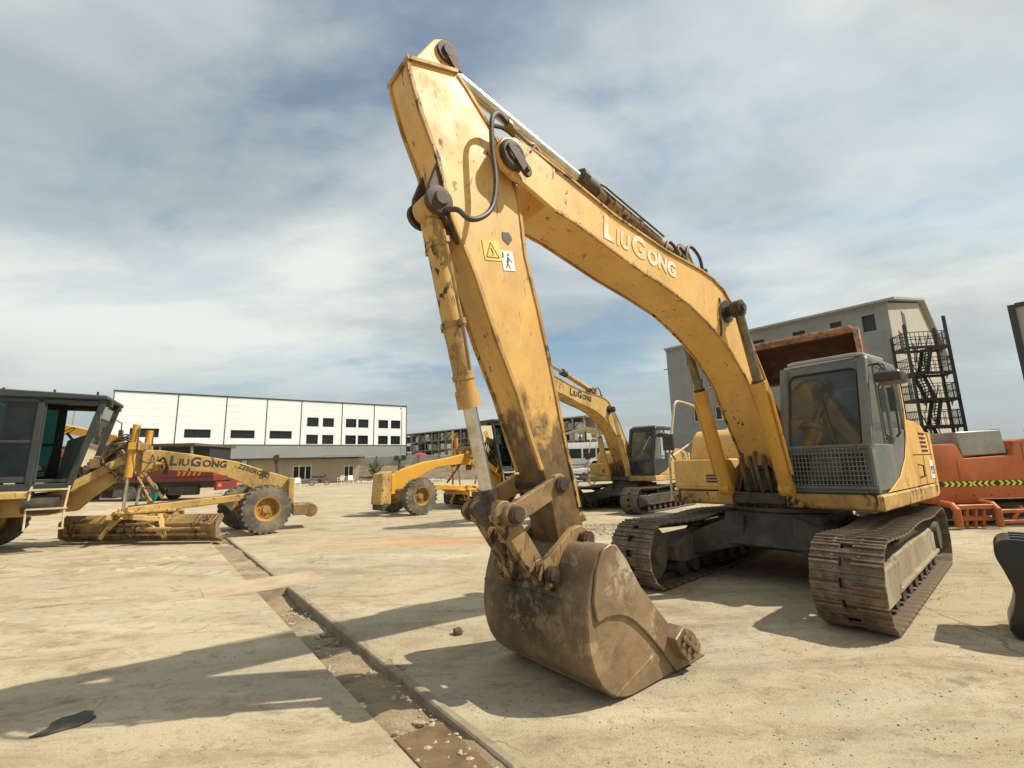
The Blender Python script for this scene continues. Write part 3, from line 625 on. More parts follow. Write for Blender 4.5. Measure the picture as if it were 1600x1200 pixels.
    ws = MB(); ws.add([(.79, y0+.09, 1.76), (.79, y1-.09, 1.76), (.478, y1-.09, 2.82), (.478, y0+.09, 2.82)], [(0, 1, 2, 3)]); ws.build('windscreen', GLASS, cab)
    wl = MB(); wl.add([(.775, y0+.09, 1.29), (.775, y1-.09, 1.29), (.785, y1-.09, 1.70), (.785, y0+.09, 1.70)], [(0, 1, 2, 3)]); wl.build('lower_window', GLASS, cab)
    if first:
        gm = MB(); GX = .855
        for k in range(23): y = y0+.05+(y1-y0-.10)*k/22; gm.bb(GX-.004, GX+.004, y-.005, y+.005, 1.30, 1.78)
        for k in range(9): z = 1.32+.055*k; gm.bb(GX+.0045, GX+.012, y0+.05, y1-.05, z-.005, z+.005)
        G_ = gm.build('guard_mesh', GUARD, cab)
        gf = MB()
        for z in (1.285, 1.79): gf.bb(GX-.012, GX+.014, y0+.01, y1-.01, z-.018, z+.018)
        for y in (y0+.02, y1-.02): gf.bb(GX-.013, GX+.015, y-.018, y+.018, 1.303, 1.772)
        gf.bb(.80, GX-.012, y0+.02, y0+.05, 1.75, 1.78); gf.bb(.80, GX-.012, y1-.05, y1-.02, 1.75, 1.78); gf.build('guard_frame', GREYC, G_, .004)
        wp = MB(); wp.tube([(.80, .95, 1.80), (.60, .80, 2.48)], .009); wp.build('wiper', BLACKM, cab)
    # door side: frame plate with window openings
    dr = MB()
    z_w = 1.80
    dr.bb(-.22, .74, y1-.045, y1-.005, 1.24, z_w); dr.bb(-.99, -.22, y1-.047, y1-.007, 1.24, 2.02)
    dr.bar((.42, y1-.026, 2.86), (-.99, y1-.026, 2.88), .036, .07); dr.bb(-.30, -.20, y1-.044, y1-.004, z_w, 2.85)
    dr.bb(.13, .16, y1-.04, y1-.008, z_w, 2.85)
    DR = dr.build('door', cabm, cab, .008)
    dh = MB(); dh.bb(-.14, -.02, y1-.005, y1+.03, 1.86, 1.90); dh.build('door_handle', BLACKM, DR, .005)
    dg = MB(); dg.add([(.78, y1-.02, z_w), (.52, y1-.02, 2.84), (-.2, y1-.02, 2.84), (-.2, y1-.02, z_w)], [(0, 1, 2, 3)]); dg.build('door_window', GLASS, DR)
    rg = MB(); rg.add([(-.3, y1-.02, 2.02), (-.3, y1-.02, 2.85), (-.95, y1-.02, 2.86), (-.95, y1-.02, 2.02)], [(0, 1, 2, 3)]); rg.build('rear_side_window', GLASS, cab)
    og = MB(); og.add([(.78, y0+.02, 1.76), (.50, y0+.02, 2.84), (-.95, y0+.02, 2.86), (-.95, y0+.02, 1.76)], [(0, 1, 2, 3)]); og.build('boom_side_window', GLASS, cab)
    op = MB(); op.bb(-.99, .74, y0+.005, y0+.05, 1.24, 1.77); op.build('boom_side_panel', cabm, cab)
    bp = MB(); bp.bb(-1.04, -1.0, y0+.1, y1-.1, 1.24, 2.32); bp.bb(-1.04, -1.0, y0+.1, y1-.1, 2.72, 2.88); bp.build('rear_panel', cabm, cab)
    bg_ = MB(); bg_.add([(-1.02, y0+.1, 2.32), (-1.02, y1-.1, 2.32), (-1.02, y1-.1, 2.72), (-1.02, y0+.1, 2.72)], [(0, 1, 2, 3)]); bg_.build('rear_window', GLASS, cab)
    # yellow sweep of the side panel over the lower rear of the cab
    sw = MB(); sw.prism([(-1.065, 1.215), (-1.065, 2.86), (-1.02, 2.6), (-.98, 2.2), (-.88, 1.92), (-.62, 1.62), (-.2, 1.38), (.35, 1.24), (.5, 1.215)], y1-.002, y1+.012); sw.build('sweep_panel', ye, R, .004)
    se = MB(); se.bb(-.65, -.15, .58, 1.06, 1.62, 1.75); se.prism([(-.62, 1.7), (-.72, 2.42), (-.60, 2.45), (-.48, 1.75)], .60, 1.04); se.prism([(-.72, 2.45), (-.74, 2.66), (-.64, 2.66), (-.62, 2.45)], .70, .94); se.bb(-.55, -.2, .66, .98, 1.27, 1.62)
    se.build('seat', SEATM, cab, .03)
    cs = MB(); cs.bb(-.5, .2, .42, .56, 1.27, 1.86); cs.bb(-.5, .2, 1.08, 1.2, 1.27, 1.86); cs.tube([(.12, .49, 1.86), (.16, .49, 2.08)], .02); cs.tube([(.12, 1.14, 1.86), (.16, 1.14, 2.08)], .02)
    for y in (.74, .90): cs.tube([(.5, y, 1.27), (.42, y, 1.75)], .014)
    cs.build('control_console', SEATM, cab, .01)
    mi = MB(); mi.prism([(.12, 2.60), (.12, 2.68), (.50, 2.70), (.56, 2.66), (.54, 2.56), (.2, 2.54)], y1+.06, y1+.32); MI = mi.build('side_mirror', BLACKM, R, .02)
    ma = MB(); ma.tube([(.44, y1-.03, 2.80), (.40, y1+.10, 2.82), (.36, y1+.15, 2.68)], .012); ma.tube([(.2, y1-.03, 2.84), (.26, y1+.12, 2.82), (.30, y1+.15, 2.68)], .010); ma.build('mirror_arm', BLACKM, MI)
    if first:
        gr = MB(); gr.tube([(-.30, y1+.02, 1.9), (-.30, y1+.06, 1.95), (-.32, y1+.06, 2.6), (-.32, y1+.02, 2.65)], .014); gr.build('grab_rail', BLACKM, R)
        pc = MB(); pc.tube([(-1.35, 1.15, 2.15), (-1.35, 1.15, 2.45)], .05); pc.lathe((-1.35, 1.15, 2.45), (0, 0, 1), [(.05, 0), (.14, .03), (.15, .12), (.10, .16), (.02, .18)], 16); pc.build('air_precleaner', BLACKM, R)
        ex = MB(); ex.tube([(-1.6, -.3, 2.28), (-1.6, -.3, 2.6), (-1.7, -.3, 2.72)], .06, 12); ex.build('exhaust', DARKM, R)
    # ---- boom (profile traced in the machine's vertical plane)
    ba = st.get('boom_rot', 0.); BP = (.20, 0, 1.55)
    BT = rot_about(BP, ba)
    top = [(.05, 1.72), (.38, 2.12), (.72, 2.54), (.93, 2.87), (1.22, 3.30), (1.51, 3.61), (1.81, 3.86), (2.08, 3.96), (2.35, 4.0), (3.12, 4.04), (4.03, 4.165), (4.76, 4.34), (5.14, 4.415), (5.33, 4.43)]
    bot = [(5.55, 4.28), (5.56, 4.12), (5.44, 4.03), (5.27, 4.03), (4.95, 3.92), (4.62, 3.875), (3.82, 3.69), (3.2, 3.58), (2.72, 3.475), (2.45, 3.37), (2.18, 3.25), (1.83, 3.04), (1.43, 2.70), (1.14, 2.22), (.75, 1.62), (.45, 1.32), (.15, 1.32), (.0, 1.45)]
    pr0 = top+bot
    bo = MB()
    cut = [p for p in top if p[0] < 5.0]+[(5.0, 4.345), (5.0, 3.91)]+[p for p in bot if p[0] < 4.99]
    bo.prism(cut, -.235, .235, BT); BO = bo.build('boom', ye, R, .012)
    ck = MB()
    for y in (.247, -.247): ck.prism([(4.90, 4.31), (5.17, 4.385), (5.36, 4.42), (5.50, 4.36), (5.57, 4.22), (5.52, 4.08), (5.40, 4.02), (5.29, 4.02), (4.9, 3.89)], y-.022, y+.022, BT)
    ck.build('boom_fork', ye, BO, .006)
    fg = MB()                                   # weld flanges along the box edges
    tt = [p for p in top if p[0] < 5.2]; bb_ = [p for p in bot if p[0] < 5.25 and p[0] > .4]
    for edge in (tt, bb_):
        for i in range(len(edge)-1):
            for y in (.246, -.246): fg.bar((edge[i][0], y, edge[i][1]), (edge[i+1][0], y, edge[i+1][1]), .022, .022, (0, 1, 0), T=BT)
    fg.build('weld_flange', st['edge'], BO)
    for y in (.29, -.29):
        sg_ = 1 if y > 0 else -1; pb = MB(); pb.lathe((5.42, y, 4.21), (0, sg_, 0), [(.135, -.01), (.135, .012), (.115, .03), (.09, .032), (.09, .022), (.07, .022), (.065, .045), (.02, .048)], 24, BT)
        ys = sorted((y+sg_*.02, y+sg_*.052)); pb.prism([(5.45+.055*cos(a), 4.235+.055*sin(a)) for a in (.0, .5, 1., 1.57, 2.1)]+[(5.30+.05*cos(a), 4.09+.05*sin(a)) for a in (2.4, 3.1, 3.8, 4.5, 5.2)], ys[0], ys[1], BT)
        pb.cyl((5.305, ys[0], 4.10), (5.305, y+sg_*.075, 4.10), .022, 6, T=BT); pb.build('boom_tip_pin', GREASE, BO, .003)
    bc = MB(); bc.cyl((1.82, -.47, 3.56), (1.82, .47, 3.56), .075, 20, T=BT); bc.cyl((1.82, -.49, 3.56), (1.82, .49, 3.56), .05, 16, T=BT); bc.cyl((1.82, .255, 3.56), (1.82, .27, 3.56), .15, 20, T=BT); bc.build('cylinder_pin', BLACKM, BO, 0)
    # lettering on the left side
    d = (Vector((3.05, 0, 3.95))-Vector((4.28, 0, 4.07))).normalized()
    d2 = BT.to_3x3() @ d; u2 = BT.to_3x3() @ Vector((d.z, 0, -d.x)); u2 = u2 if u2.z > 0 else -u2
    o2 = BT @ Vector((4.22, .2395, 3.88))
    lettering('boom_lettering', [('L', .225), ('IU', .165), ('G', .225), ('ONG', .165)], o2, d2, u2, BO, letm, .004, .012, .07)
    # boom cylinders
    for y in (.40, -.40):
        P0 = Vector((1.02, y, 1.27)); P1 = BT @ Vector((1.82, y, 3.56)); d = (P1-P0).normalized(); g = P0+d*1.42
        cy = MB(); cy.cyl(P0, g, .088, 20); cy.cyl(g-d*.10, g+d*.02, .100, 20); cy.cyl(P0+Vector((0, -.07, 0)), P0+Vector((0, .07, 0)), .10, 16)
        tb = Vector((0, .10 if y > 0 else -.10, 0)); cy.tube([P0+d*.2+tb*1.1, P0+d*1.25+tb*1.1, P0+d*1.33+tb*.8], .022, 8)
        C = cy.build('boom_cylinder', st['cyl'], R, 0)
        rd = MB(); rd.cyl(g, P1-d*.06, .056, 16); rd.build('cylinder_rod', CHROME if not first else mat_or('worn_rod'), C)
        ey = MB(); ey.cyl(P1-Vector((0, .06, 0)), P1+Vector((0, .06, 0)), .105, 18); ey.build('rod_eye', GREASE, C); ey = MB(); ey.cyl(g, g+d*.05, .075, 16); ey.build('rod_seal', GREASE, C)
    # ---- stick and bucket hang on the boom tip
    sa = st.get('stick_rot', 0.); SPp = Vector((5.42, 0, 4.21)); ST = BT @ rot_about(SPp, sa)
    sf = [(6.31, 4.70), (6.30, 4.61), (6.19, 4.29), (6.05, 3.98), (5.93, 3.54), (5.72, 3.13), (5.53, 2.65), (5.33, 2.22), (5.20, 1.86), (5.10, 1.62), (5.00, 1.28), (4.95, 1.02), (4.88, .96)]
    sb = [(4.74, .97), (4.66, 1.06), (4.65, 1.16), (4.69, 1.30), (4.81, 1.79), (4.96, 2.50), (5.08, 2.99), (5.20, 3.42), (5.25, 3.88), (5.34, 4.21), (5.52, 4.47), (5.80, 4.76), (5.87, 4.82), (5.96, 4.83)]
    sk = MB(); sk.prism(sf+sb, -.155, .155, ST); SK = sk.build('stick', st.get('stick', ye), R, .012)
    fl_ = MB()
    for y in (.15, -.15):
        for e in (sf[:10], sb[3:13]):
            for i in range(len(e)-1): fl_.bar((e[i][0], y, e[i][1]), (e[i+1][0], y, e[i+1][1]), .03, .03, (0, 1, 0), T=ST)
    fl_.bar((6.33, 0, 4.70), (5.88, 0, 4.84), .36, .03, T=ST); fl_.build('weld_flange', st['edge'], SK)
    tb_ = MB()
    for y in (.10, -.10): tb_.prism([(6.29, 4.70), (6.07, 5.07), (5.99, 5.12), (5.90, 5.09), (5.84, 5.0), (5.84, 4.82)], y-.025, y+.025, ST)
    TBR = tb_.build('rod_bracket', ye, SK, .008)
    tp = MB(); tp.cyl((5.955, -.17, 5.0), (5.955, .17, 5.0), .05, 16, T=ST)
    for y in (.13, -.13): tp.cyl((5.955, y-.02, 5.0), (5.955, y+.02, 5.0), .095, 18, T=ST); tp.prism([(5.83, 4.86), (5.90, 4.86), (5.99, 4.97), (6.0, 5.03), (5.94, 5.05), (5.87, 4.98)], y*1.2-.012, y*1.2+.012, ST)
    tp.build('bracket_pin', GREASE, TBR)
    # bucket cylinder bracket on the front face
    cbk = MB()
    for y in (.12, -.12): cbk.prism([(6.03, 4.02), (6.12, 3.76), (6.13, 3.64), (6.09, 3.56), (6.0, 3.54), (5.86, 3.34), (5.86, 3.94)], y-.025, y+.025, ST)
    CBK = cbk.build('cylinder_bracket', GREASE, SK, .006)
    p_ = MB(); p_.cyl((6.04, -.17, 3.64), (6.04, .17, 3.64), .05, 16, T=ST)
    for y in (.15, -.15): p_.lathe((6.04, y, 3.64), (0, 1 if y > 0 else -1, 0), [(.11, -.02), (.11, .02), (.06, .03), (.05, .05), (.01, .05)], 18, ST)
    p_.build('bracket_pin', GREASE, CBK)
    if first:
        # stickers and arm hose
        fdir = Vector((-.9, 0, .18)).normalized()
        sdir = Vector((5.42-4.81, 0, 4.21-1.1)).normalized(); rdir = Vector((-sdir.z, 0, sdir.x)) * 1.0
        def plate(name, cx_, cz_, w, h, m_, par, off=.1575, th=.002):
            mb = MB(); c = Vector((cx_, off, cz_)); q = [c-rdir*w/2-sdir*h/2, c+rdir*w/2-sdir*h/2, c+rdir*w/2+sdir*h/2, c-rdir*w/2+sdir*h/2]
            mb.add([p for p in q]+[p+Vector((0, th, 0)) for p in q], [(0, 1, 2, 3), (7, 6, 5, 4), (0, 4, 5, 1), (1, 5, 6, 2), (2, 6, 7, 3), (3, 7, 4, 0)]); return mb.build(name, m_, par)
        W1 = plate('warning_sticker', 5.56, 3.37, .17, .17, STICKY, SK); W2 = plate('pictogram_sticker', 5.395, 3.325, .13, .17, WHITEP, SK)
        tri = MB(); c = Vector((5.56, .1602, 3.36)); pts = [c-rdir*.065-sdir*.05, c+rdir*.065-sdir*.05, c+sdir*.075]
        for i in range(3): tri.bar(pts[i], pts[(i+1) % 3], .008, .0012, (0, 1, 0))
        tri.bar(c-sdir*.02+rdir*.01, c+sdir*.03-rdir*.005, .014, .0012, (0, 1, 0)); tri.bar(c-sdir*.035, c-sdir*.028, .016, .0012, (0, 1, 0)); tri.build('warning_triangle', FADEB, W1)
        fg_ = MB(); c = Vector((5.395, .1602, 3.325)); fg_.bar(c-sdir*.02-rdir*.01, c+sdir*.03+rdir*.008, .022, .0012, (0, 1, 0)); fg_.bar(c-sdir*.018-rdir*.008, c-sdir*.065-rdir*.03, .011, .0013, (0, 1, 0)); fg_.bar(c-sdir*.018-rdir*.012, c-sdir*.065+rdir*.012, .011, .0014, (0, 1, 0)); fg_.bar(c+sdir*.022+rdir*.006, c-sdir*.012+rdir*.040, .009, .0013, (0, 1, 0)); fg_.bar(c+sdir*.040+rdir*.010, c+sdir*.060+rdir*.012, .020, .0012, (0, 1, 0)); fg_.bar(c+sdir*.070-rdir*.045, c+sdir*.02-rdir*.050, .016, .0012, (0, 1, 0)); fg_.build('pictogram_figure', FADEB, W2)
        gp = MB(); gp.plan([(.05*cos(a*pi/5)*(1+.25*sin(a*3)), .055*sin(a*pi/5)*(1+.2*cos(a*2))) for a in range(10)], -.001, .0015, Matrix.Translation((5.40, .158, 3.53)) @ Matrix.Rotation(radians(-90), 4, 'X')); gp.build('grease_mark', BLACKM, SK)
        hs = MB(); hs.tube(spline([(5.44, .27, 4.50), (5.56, .29, 4.53), (5.64, .30, 4.42), (5.64, .30, 4.15), (5.62, .31, 3.90), (5.66, .32, 3.66), (5.76, .33, 3.52), (5.88, .32, 3.46), (5.95, .26, 3.54), (6.0, .17, 3.56)], 5), .021, 10); hs.build('bucket_hose', HOSE, R)
        hf = MB(); hf.cyl((5.45, .27, 4.50), (5.36, .26, 4.48), .035, 10); hf.cyl((5.46, .27, 4.50), (5.42, .27, 4.49), .045, 6)
        hf.tube(spline([(5.40, .27, 4.49), (5.2, .25, 4.45), (5.13, .24, 4.47), (5.05, .24, 4.42)], 4), .016); hf.tube([(5.12, .25, 4.46), (5.2, .27, 4.35)], .012); hf.build('hose_fitting', mat_or('fitting'), R)
    # arm cylinder on top of the boom
    A0 = BT @ Vector((2.55, 0, 4.22)); A1 = ST @ Vector((5.955, 0, 5.0)); d = (A1-A0).normalized()
    ga = A0+d*1.72; ac = MB(); ac.cyl(A0, ga, .085, 20); ac.cyl(A0-Vector((0, .09, 0)), A0+Vector((0, .09, 0)), .10, 16); ac.cyl(A0+d*.75, A0+d*.80, .095, 20)
    AC = ac.build('arm_cylinder', st['acyl'], R)
    rd = MB(); rd.cyl(ga, A1-d*.06, .058, 18); rd.build('cylinder_rod', CHROME, AC)
    gl_ = MB(); gl_.cyl(ga-d*.18, ga+d*.04, .105, 20); gl_.cyl(ga-d*.02, ga+d*.06, .12, 8); gl_.build('cylinder_gland', GREASE, AC); e_ = MB(); e_.cyl(A1-Vector((0, .07, 0)), A1+Vector((0, .07, 0)), .10, 16); e_.build('rod_eye', GREASE, AC)
    br = MB()
    for y in (.13, -.13): br.prism([(2.25, 3.95), (2.45, 4.30), (2.62, 4.32), (2.85, 3.98)], y-.022, y+.022, BT)
    br.build('arm_cylinder_bracket', st['acyl'], BO)
    # steel pipes along the top of the boom and hose loops at the bend
    for y, m_ in ((.20, 'pipe'), (.155, 'pipe')):
        pp = MB(); pp.tube(spline([(2.15, y, 4.02), (3.18, y, 4.065), (4.07, y, 4.185), (4.7, y, 4.33), (4.95, y, 4.42), (5.08, y, 4.47)], 4), .014, 8, BT); pp.build('boom_pipe', mat_or('pipe'), BO)
    for y in (-.2, -.155): pp = MB(); pp.tube(spline([(2.15, y, 4.02), (3.18, y, 4.065), (4.07, y, 4.185), (4.7, y, 4.33), (5.0, y, 4.42)], 4), .014, 8, BT); pp.build('boom_pipe', mat_or('pipe'), BO)
    for i, (x0, x1, h, y) in enumerate(((3.05, 2.72, .17, .19), (2.75, 2.48, .20, .15), (2.62, 2.22, .24, .20), (2.95, 2.6, .12, -.1), (2.5, 2.1, .2, -.16))):
        hl = MB(); hl.tube(spline([(x0, y, 4.05), (x0-.04, y, 4.05+h*.7), ((x0+x1)/2+.05, y, 4.06+h), (x1+.06, y, 4.02+h*.8), (x1, y, 4.0), (x1-.06, y, 3.95)], 4), .020, 8, BT); hl.build('boom_hose', HOSE, BO)
    for x, z in ((3.5, 4.11), (3.95, 4.18), (4.4, 4.27)):
        for y in (.178, -.178): c5 = MB(); c5.box((x, y, z), (.05, .11, .035), BT); c5.cyl((x, y, z), (x, y, z+.04), .012, 6, T=BT); c5.build('line_clamp', PIPEM, BO)
    if first:
        for k, (y, h) in enumerate(((-.17, .30), (-.12, .22), (.10, .16))):
            hz_ = MB(); hz_.tube(spline([(4.98, y, 4.42), (5.14, y, 4.50+h*.3), (5.36, y*.9, 4.55+h*.5), (5.62, y*.7, 4.50+h*.3), (5.72, y*.6, 4.66)], 4), .019, 8); hz_.build('arm_hose', HOSE, BO)
        for y in (.10, -.10): ap = MB(); ap.tube([A0+d*.35+Vector((0, y, .05)), A0+d*1.45+Vector((0, y, .05)), A0+d*1.58+Vector((0, y*.6, .06))], .013, 6); ap.build('cylinder_line', PIPEM, AC)
        gn = MB(); gn.tube(spline([(1.95, .245, 3.72), (1.98, .26, 3.62), (2.02, .258, 3.45), (2.0, .25, 3.3), (2.03, .245, 3.18)], 4), .012, 6); gn.build('grease_line', HOSE, BO)
    cl = MB()
    for x, z in ((3.02, 4.06), (2.72, 4.06), (2.2, 4.02)): cl.box((x, .18, z), (.05, .10, .05), BT); cl.cyl((x, .12, z+.02), (x, .24, z+.02), .03, 8, T=BT)
    cl.build('pipe_clamp', BLACKM, BO, .005)
    hb_ = MB()
    for k, (y, x0) in enumerate(((.10, .72), (.0, .78), (-.10, .70), (-.2, .75), (.2, .70), (.05, .62))):
        hb_.tube(spline([(x0, y, 1.2), (x0+.14, y+.02, 1.42), (x0+.10, y-.02, 1.68), (x0-.02, y, 1.92), (x0+.08, y, 2.05)], 4), .026, 8)
    hb_.build('swivel_hoses', mat_or('pipe'), R)
    vb = MB(); vb.bb(.45, .72, -.3, .26, 1.2, 1.5); vb.bb(.5, .70, -.2, .1, 1.5, 1.62); vb.build('valve_block', BLACKM, R, .02)
    # bucket cylinder
    K1 = ST @ Vector((5.50, 0, 1.31)); K0 = ST @ Vector((6.04, 0, 3.64)); d = (K1-K0).normalized(); gk = K0+d*1.58
    bcy = MB(); bcy.cyl(K0+d*.1, gk, .078, 22); bcy.cyl(K0+d*.12, K0+d*.30, .092, 20); bcy.cyl(gk-d*.14, gk, .092, 22); bcy.cyl(gk-d*.26, gk-d*.22, .088, 22); bcy.cyl(K0-Vector((0, .09, 0)), K0+Vector((0, .09, 0)), .10, 16)
    BC = bcy.build('bucket_cylinder', st['bcyl'], R)
    cl = MB(); sdv = Vector((0, 1, 0))
    for t in (.30, .93): cl.cyl(K0+d*(t-.02), K0+d*(t+.02), .095, 20); cl.bar(K0+d*t-sdv*.16, K0+d*t+sdv*.16, .03, .045, tuple(d))
    for y in (.125, -.125): cl.tube([K0+d*.22+sdv*y, K0+d*1.0+sdv*y, K0+d*1.3+sdv*y*.8], .014, 8)
    cl.build('cylinder_clamp', LINK, BC)
    rd = MB(); rd.cyl(gk, K1-d*.08, .054, 18); rd.build('cylinder_rod', CHROME, BC)
    ey = MB(); ey.cyl(K1-Vector((0, .09, 0)), K1+Vector((0, .09, 0)), .10, 18); ey.cyl(K1-d*.18, K1-d*.02, .065, 14); ey.build('rod_eye', GREASE, BC)
    # links
    L0 = Vector((5.03, 0, 1.50)); L1 = Vector((5.50, 0, 1.31)); L2 = Vector((5.18, 0, .86)); L3 = Vector((4.80, 0, 1.07))
    for y in (.255, -.255):
        lk = MB(); lk.bar(ST @ (L0+Vector((0, y, 0))), ST @ (L1+Vector((0, y, 0))), .055, .15, (0, 0, 1))
        for P in (L0, L1): lk.cyl(ST @ (P+Vector((0, y-.03, 0))), ST @ (P+Vector((0, y+.03, 0))), .085, 18)
        lk.build('rocker_link', LINK, R, .008)
    hl = MB()
    for y in (.13, -.13):
        hl.bar(ST @ (L1+Vector((0, y, 0))), ST @ (L2+Vector((0, y, 0))), .09, .16, (1, 0, 0)); hl.cyl(ST @ (L1+Vector((0, y-.05, 0))), ST @ (L1+Vector((0, y+.05, 0))), .095, 18); hl.cyl(ST @ (L2+Vector((0, y-.05, 0))), ST @ (L2+Vector((0, y+.05, 0))), .095, 18)
    hl.bar(ST @ (L1*.6+L2*.4+Vector((0, -.1, 0))), ST @ (L1*.6+L2*.4+Vector((0, .1, 0))), .10, .10, (0, 0, 1)); hl.build('bucket_link', LINK, R, .008)
    pn = MB()
    for P, w in ((L0, .33), (L1, .34), (L2, .34), (L3, .36)):
        pn.cyl(ST @ (P+Vector((0, -w, 0))), ST @ (P+Vector((0, w, 0))), .045, 14)
        for y in (w-.03, -w+.03): pn.cyl(ST @ (P+Vector((0, y-.02, 0))), ST @ (P+Vector((0, y+.02, 0))), .062, 16)
    pn.build('linkage_pin', GREASE, R)
    # ---- bucket: curved sheet, side plates, ears, teeth
    BK = empty_part('bucket', R)
    out_ = spline([(4.84, 1.06), (4.97, 1.03), (5.07, .90), (5.14, .68), (5.15, .45), (5.09, .24), (4.96, .09), (4.78, .02), (4.55, .015), (4.25, .02), (3.90, .025)], 3)
    def sheet(y0_, y1_, th, pts):
        inn = []
        for i, (x, z) in enumerate(pts):
            a, b_ = pts[max(i-1, 0)], pts[min(i+1, len(pts)-1)]; t = Vector((b_[0]-a[0], b_[1]-a[1])).normalized(); inn.append((x+(t.y)*th, z-(t.x)*th) if True else None)
        return inn
    inn = sheet(0, 0, .03, [(p[0], p[1]) for p in out_])
    sh = MB(); n = len(out_)
    vs_ = [(x, -.60, z) for x, z in out_]+[(x, .60, z) for x, z in out_]+[(x, -.60, z) for x, z in inn]+[(x, .60, z) for x, z in inn]
    fs_ = []
    for i in range(n-1): fs_ += [(i, i+1, n+i+1, n+i), (2*n+i, 3*n+i, 3*n+i+1, 2*n+i+1), (i, 2*n+i, 2*n+i+1, i+1), (n+i, n+i+1, 3*n+i+1, 3*n+i)]
    fs_ += [(0, n, 3*n, 2*n), (n-1, 3*n-1, 4*n-1, 2*n-1)]
    sh.add([ST @ Vector(v) for v in vs_], fs_); sh.build('bucket_shell', BUCKET, BK, ang=50)
    for (x, z) in (out_[int(n*.32)], out_[int(n*.62)]): wb = MB(); wb.cyl(ST @ Vector((x-.004, -.60, z)), ST @ Vector((x-.004, .60, z)), .012, 8); wb.build('weld_bead', BUCKET, BK)
    for sg in (1, -1):
        sp2 = MB(); pl_ = [(p[0]-.006, p[1]) for p in out_[1:]]+[(4.02, .16), (4.56, .70), (4.72, .93), (4.80, 1.05)]
        ys = sorted((sg*.572, sg*.607)); sp2.prism(pl_, ys[0], ys[1], ST); sp2.build('side_plate', BUCKET, BK, .005)
        cp = MB(); cpl = [(4.97, 1.045), (5.05, .92), (5.10, .72), (5.08, .60)]+spline([(5.06, .575), (4.93, .59), (4.74, .545), (4.56, .42), (4.38, .25), (4.22, .08)], 3)+[(4.18, .03), (3.90, .03), (4.02, .17), (4.56, .72), (4.72, .95), (4.82, 1.06), (4.90, 1.07)]
        ys = sorted((sg*.606, sg*.632)); cp.prism(cpl, ys[0], ys[1], ST); CP = cp.build('cheek_plate', BUCKET, BK, .006)
        wd = MB(); wd.tube([ST @ Vector((x, sg*.609, z)) for x, z in ((4.30, .335-.12), (4.62, .14), (4.98, .30-.18))][:2] if False else [ST @ Vector((4.20, sg*.610, .30-.22)), ST @ Vector((4.20, sg*.610, .085))], .006, 6)
        sc_ = MB(); ys = sorted((sg*.575, sg*.71)); sc_.prism([(4.22, .20), (4.28, .30), (4.16, .37), (4.02, .30), (3.92, .18), (3.98, .09), (4.12, .10)], ys[0], ys[1], ST)
        for q in range(3): sc_.box((4.03+.07*q, sg*.715, .17+.055*q), (.03, .03, .13), ST @ rot_about((4.03+.07*q, 0, .17+.055*q), radians(-40)))
        sc_.box((4.10, sg*.72, .225), (.24, .03, .035), ST @ rot_about((4.10, 0, .225), radians(-38))); sc_.build('side_cutter', BUCKET, BK, .008)
        wl_ = MB(); wl_.tube([ST @ Vector(p) for p in ((4.90, sg*.609, .06), (4.72, sg*.609, .12), (4.45, sg*.609, .20))], .008, 6); wl_.build('weld_bead', BUCKET, BK)
    le = MB(); le.prism([(4.05, .01), (4.05, .05), (3.86, .045), (3.82, .012)], -.60, .60, ST); le.build('cutting_edge', BUCKET, BK, .004)
    for k in range(5):
        y = -.54+k*.27; th = MB(); th.prism([(3.98, -.002), (3.98, .085), (3.86, .09), (3.70, .03), (3.66, .006)], y-.05, y+.05, ST); th.cyl(ST @ Vector((3.90, y-.056, .04)), ST @ Vector((3.90, y+.056, .04)), .03, 8); th.build('tooth', BUCKET, BK, .008)
    for y in (.235, -.235):
        er = MB(); er.prism([(4.70, 1.04), (4.72, 1.13), (4.80, 1.17), (4.90, 1.15), (5.12, 1.0), (5.24, .93), (5.27, .84), (5.22, .76), (5.14, .72), (5.06, .9), (4.95, 1.02)], y-.03, y+.03, ST); er.build('bucket_ear', LINK, BK, .006)
    return R
def empty_part(name, parent):
    o = bpy.data.objects.new(name, None); COL.objects.link(o); o.parent = parent; o.empty_display_size = .1; return o
def mat_or(k):
    d = {'worn_rod': STEEL_WORN, 'fitting': FITM, 'pipe': PIPEM}; return d[k]
STEEL_WORN = mat_simple('worn_dark_rod', (.20, .165, .11), .4, .5, c2=(.11, .085, .055), scale=8)
FITM = mat_simple('brass_fitting', (.25, .16, .07), .5, .4)
PIPEM = mat_simple('dusty_pipe', (.13, .09, .05), .55, .1, c2=(.06, .045, .03), scale=8)
EX1 = dict(yellow=Y, stick=YS, letter=FADEW, first=True, track=TRACK, frame=DUSTC, frame_shaded=mat_simple('shaded_frame_paint', (.15, .115, .075), .8, c2=(.09, .07, .05)), sill=YW, cab=GREYC, edge=YW, cyl=Y2, acyl=LINK, bcyl=YW)  # right track frame's shade painted in as a darker brown of the same paint
excavator('excavator', 'large faded yellow crawler excavator in the foreground with its digging bucket on the ground', (4.07, 7.11, 0), radians(219.3), radians(2.9), EX1)

EX2 = dict(yellow=Y3, letter=FADEB, first=False, track=TRACKD, frame=DARKM, sill=Y3, cab=DARKC, edge=Y3, cyl=Y3, acyl=Y3, bcyl=Y3, stick_rot=radians(-6))
excavator('excavator', 'smaller looking yellow crawler excavator with dark cab and dark lettering, parked farther back', (4.47, 17.98, 0), radians(228.5), radians(-2), EX2)

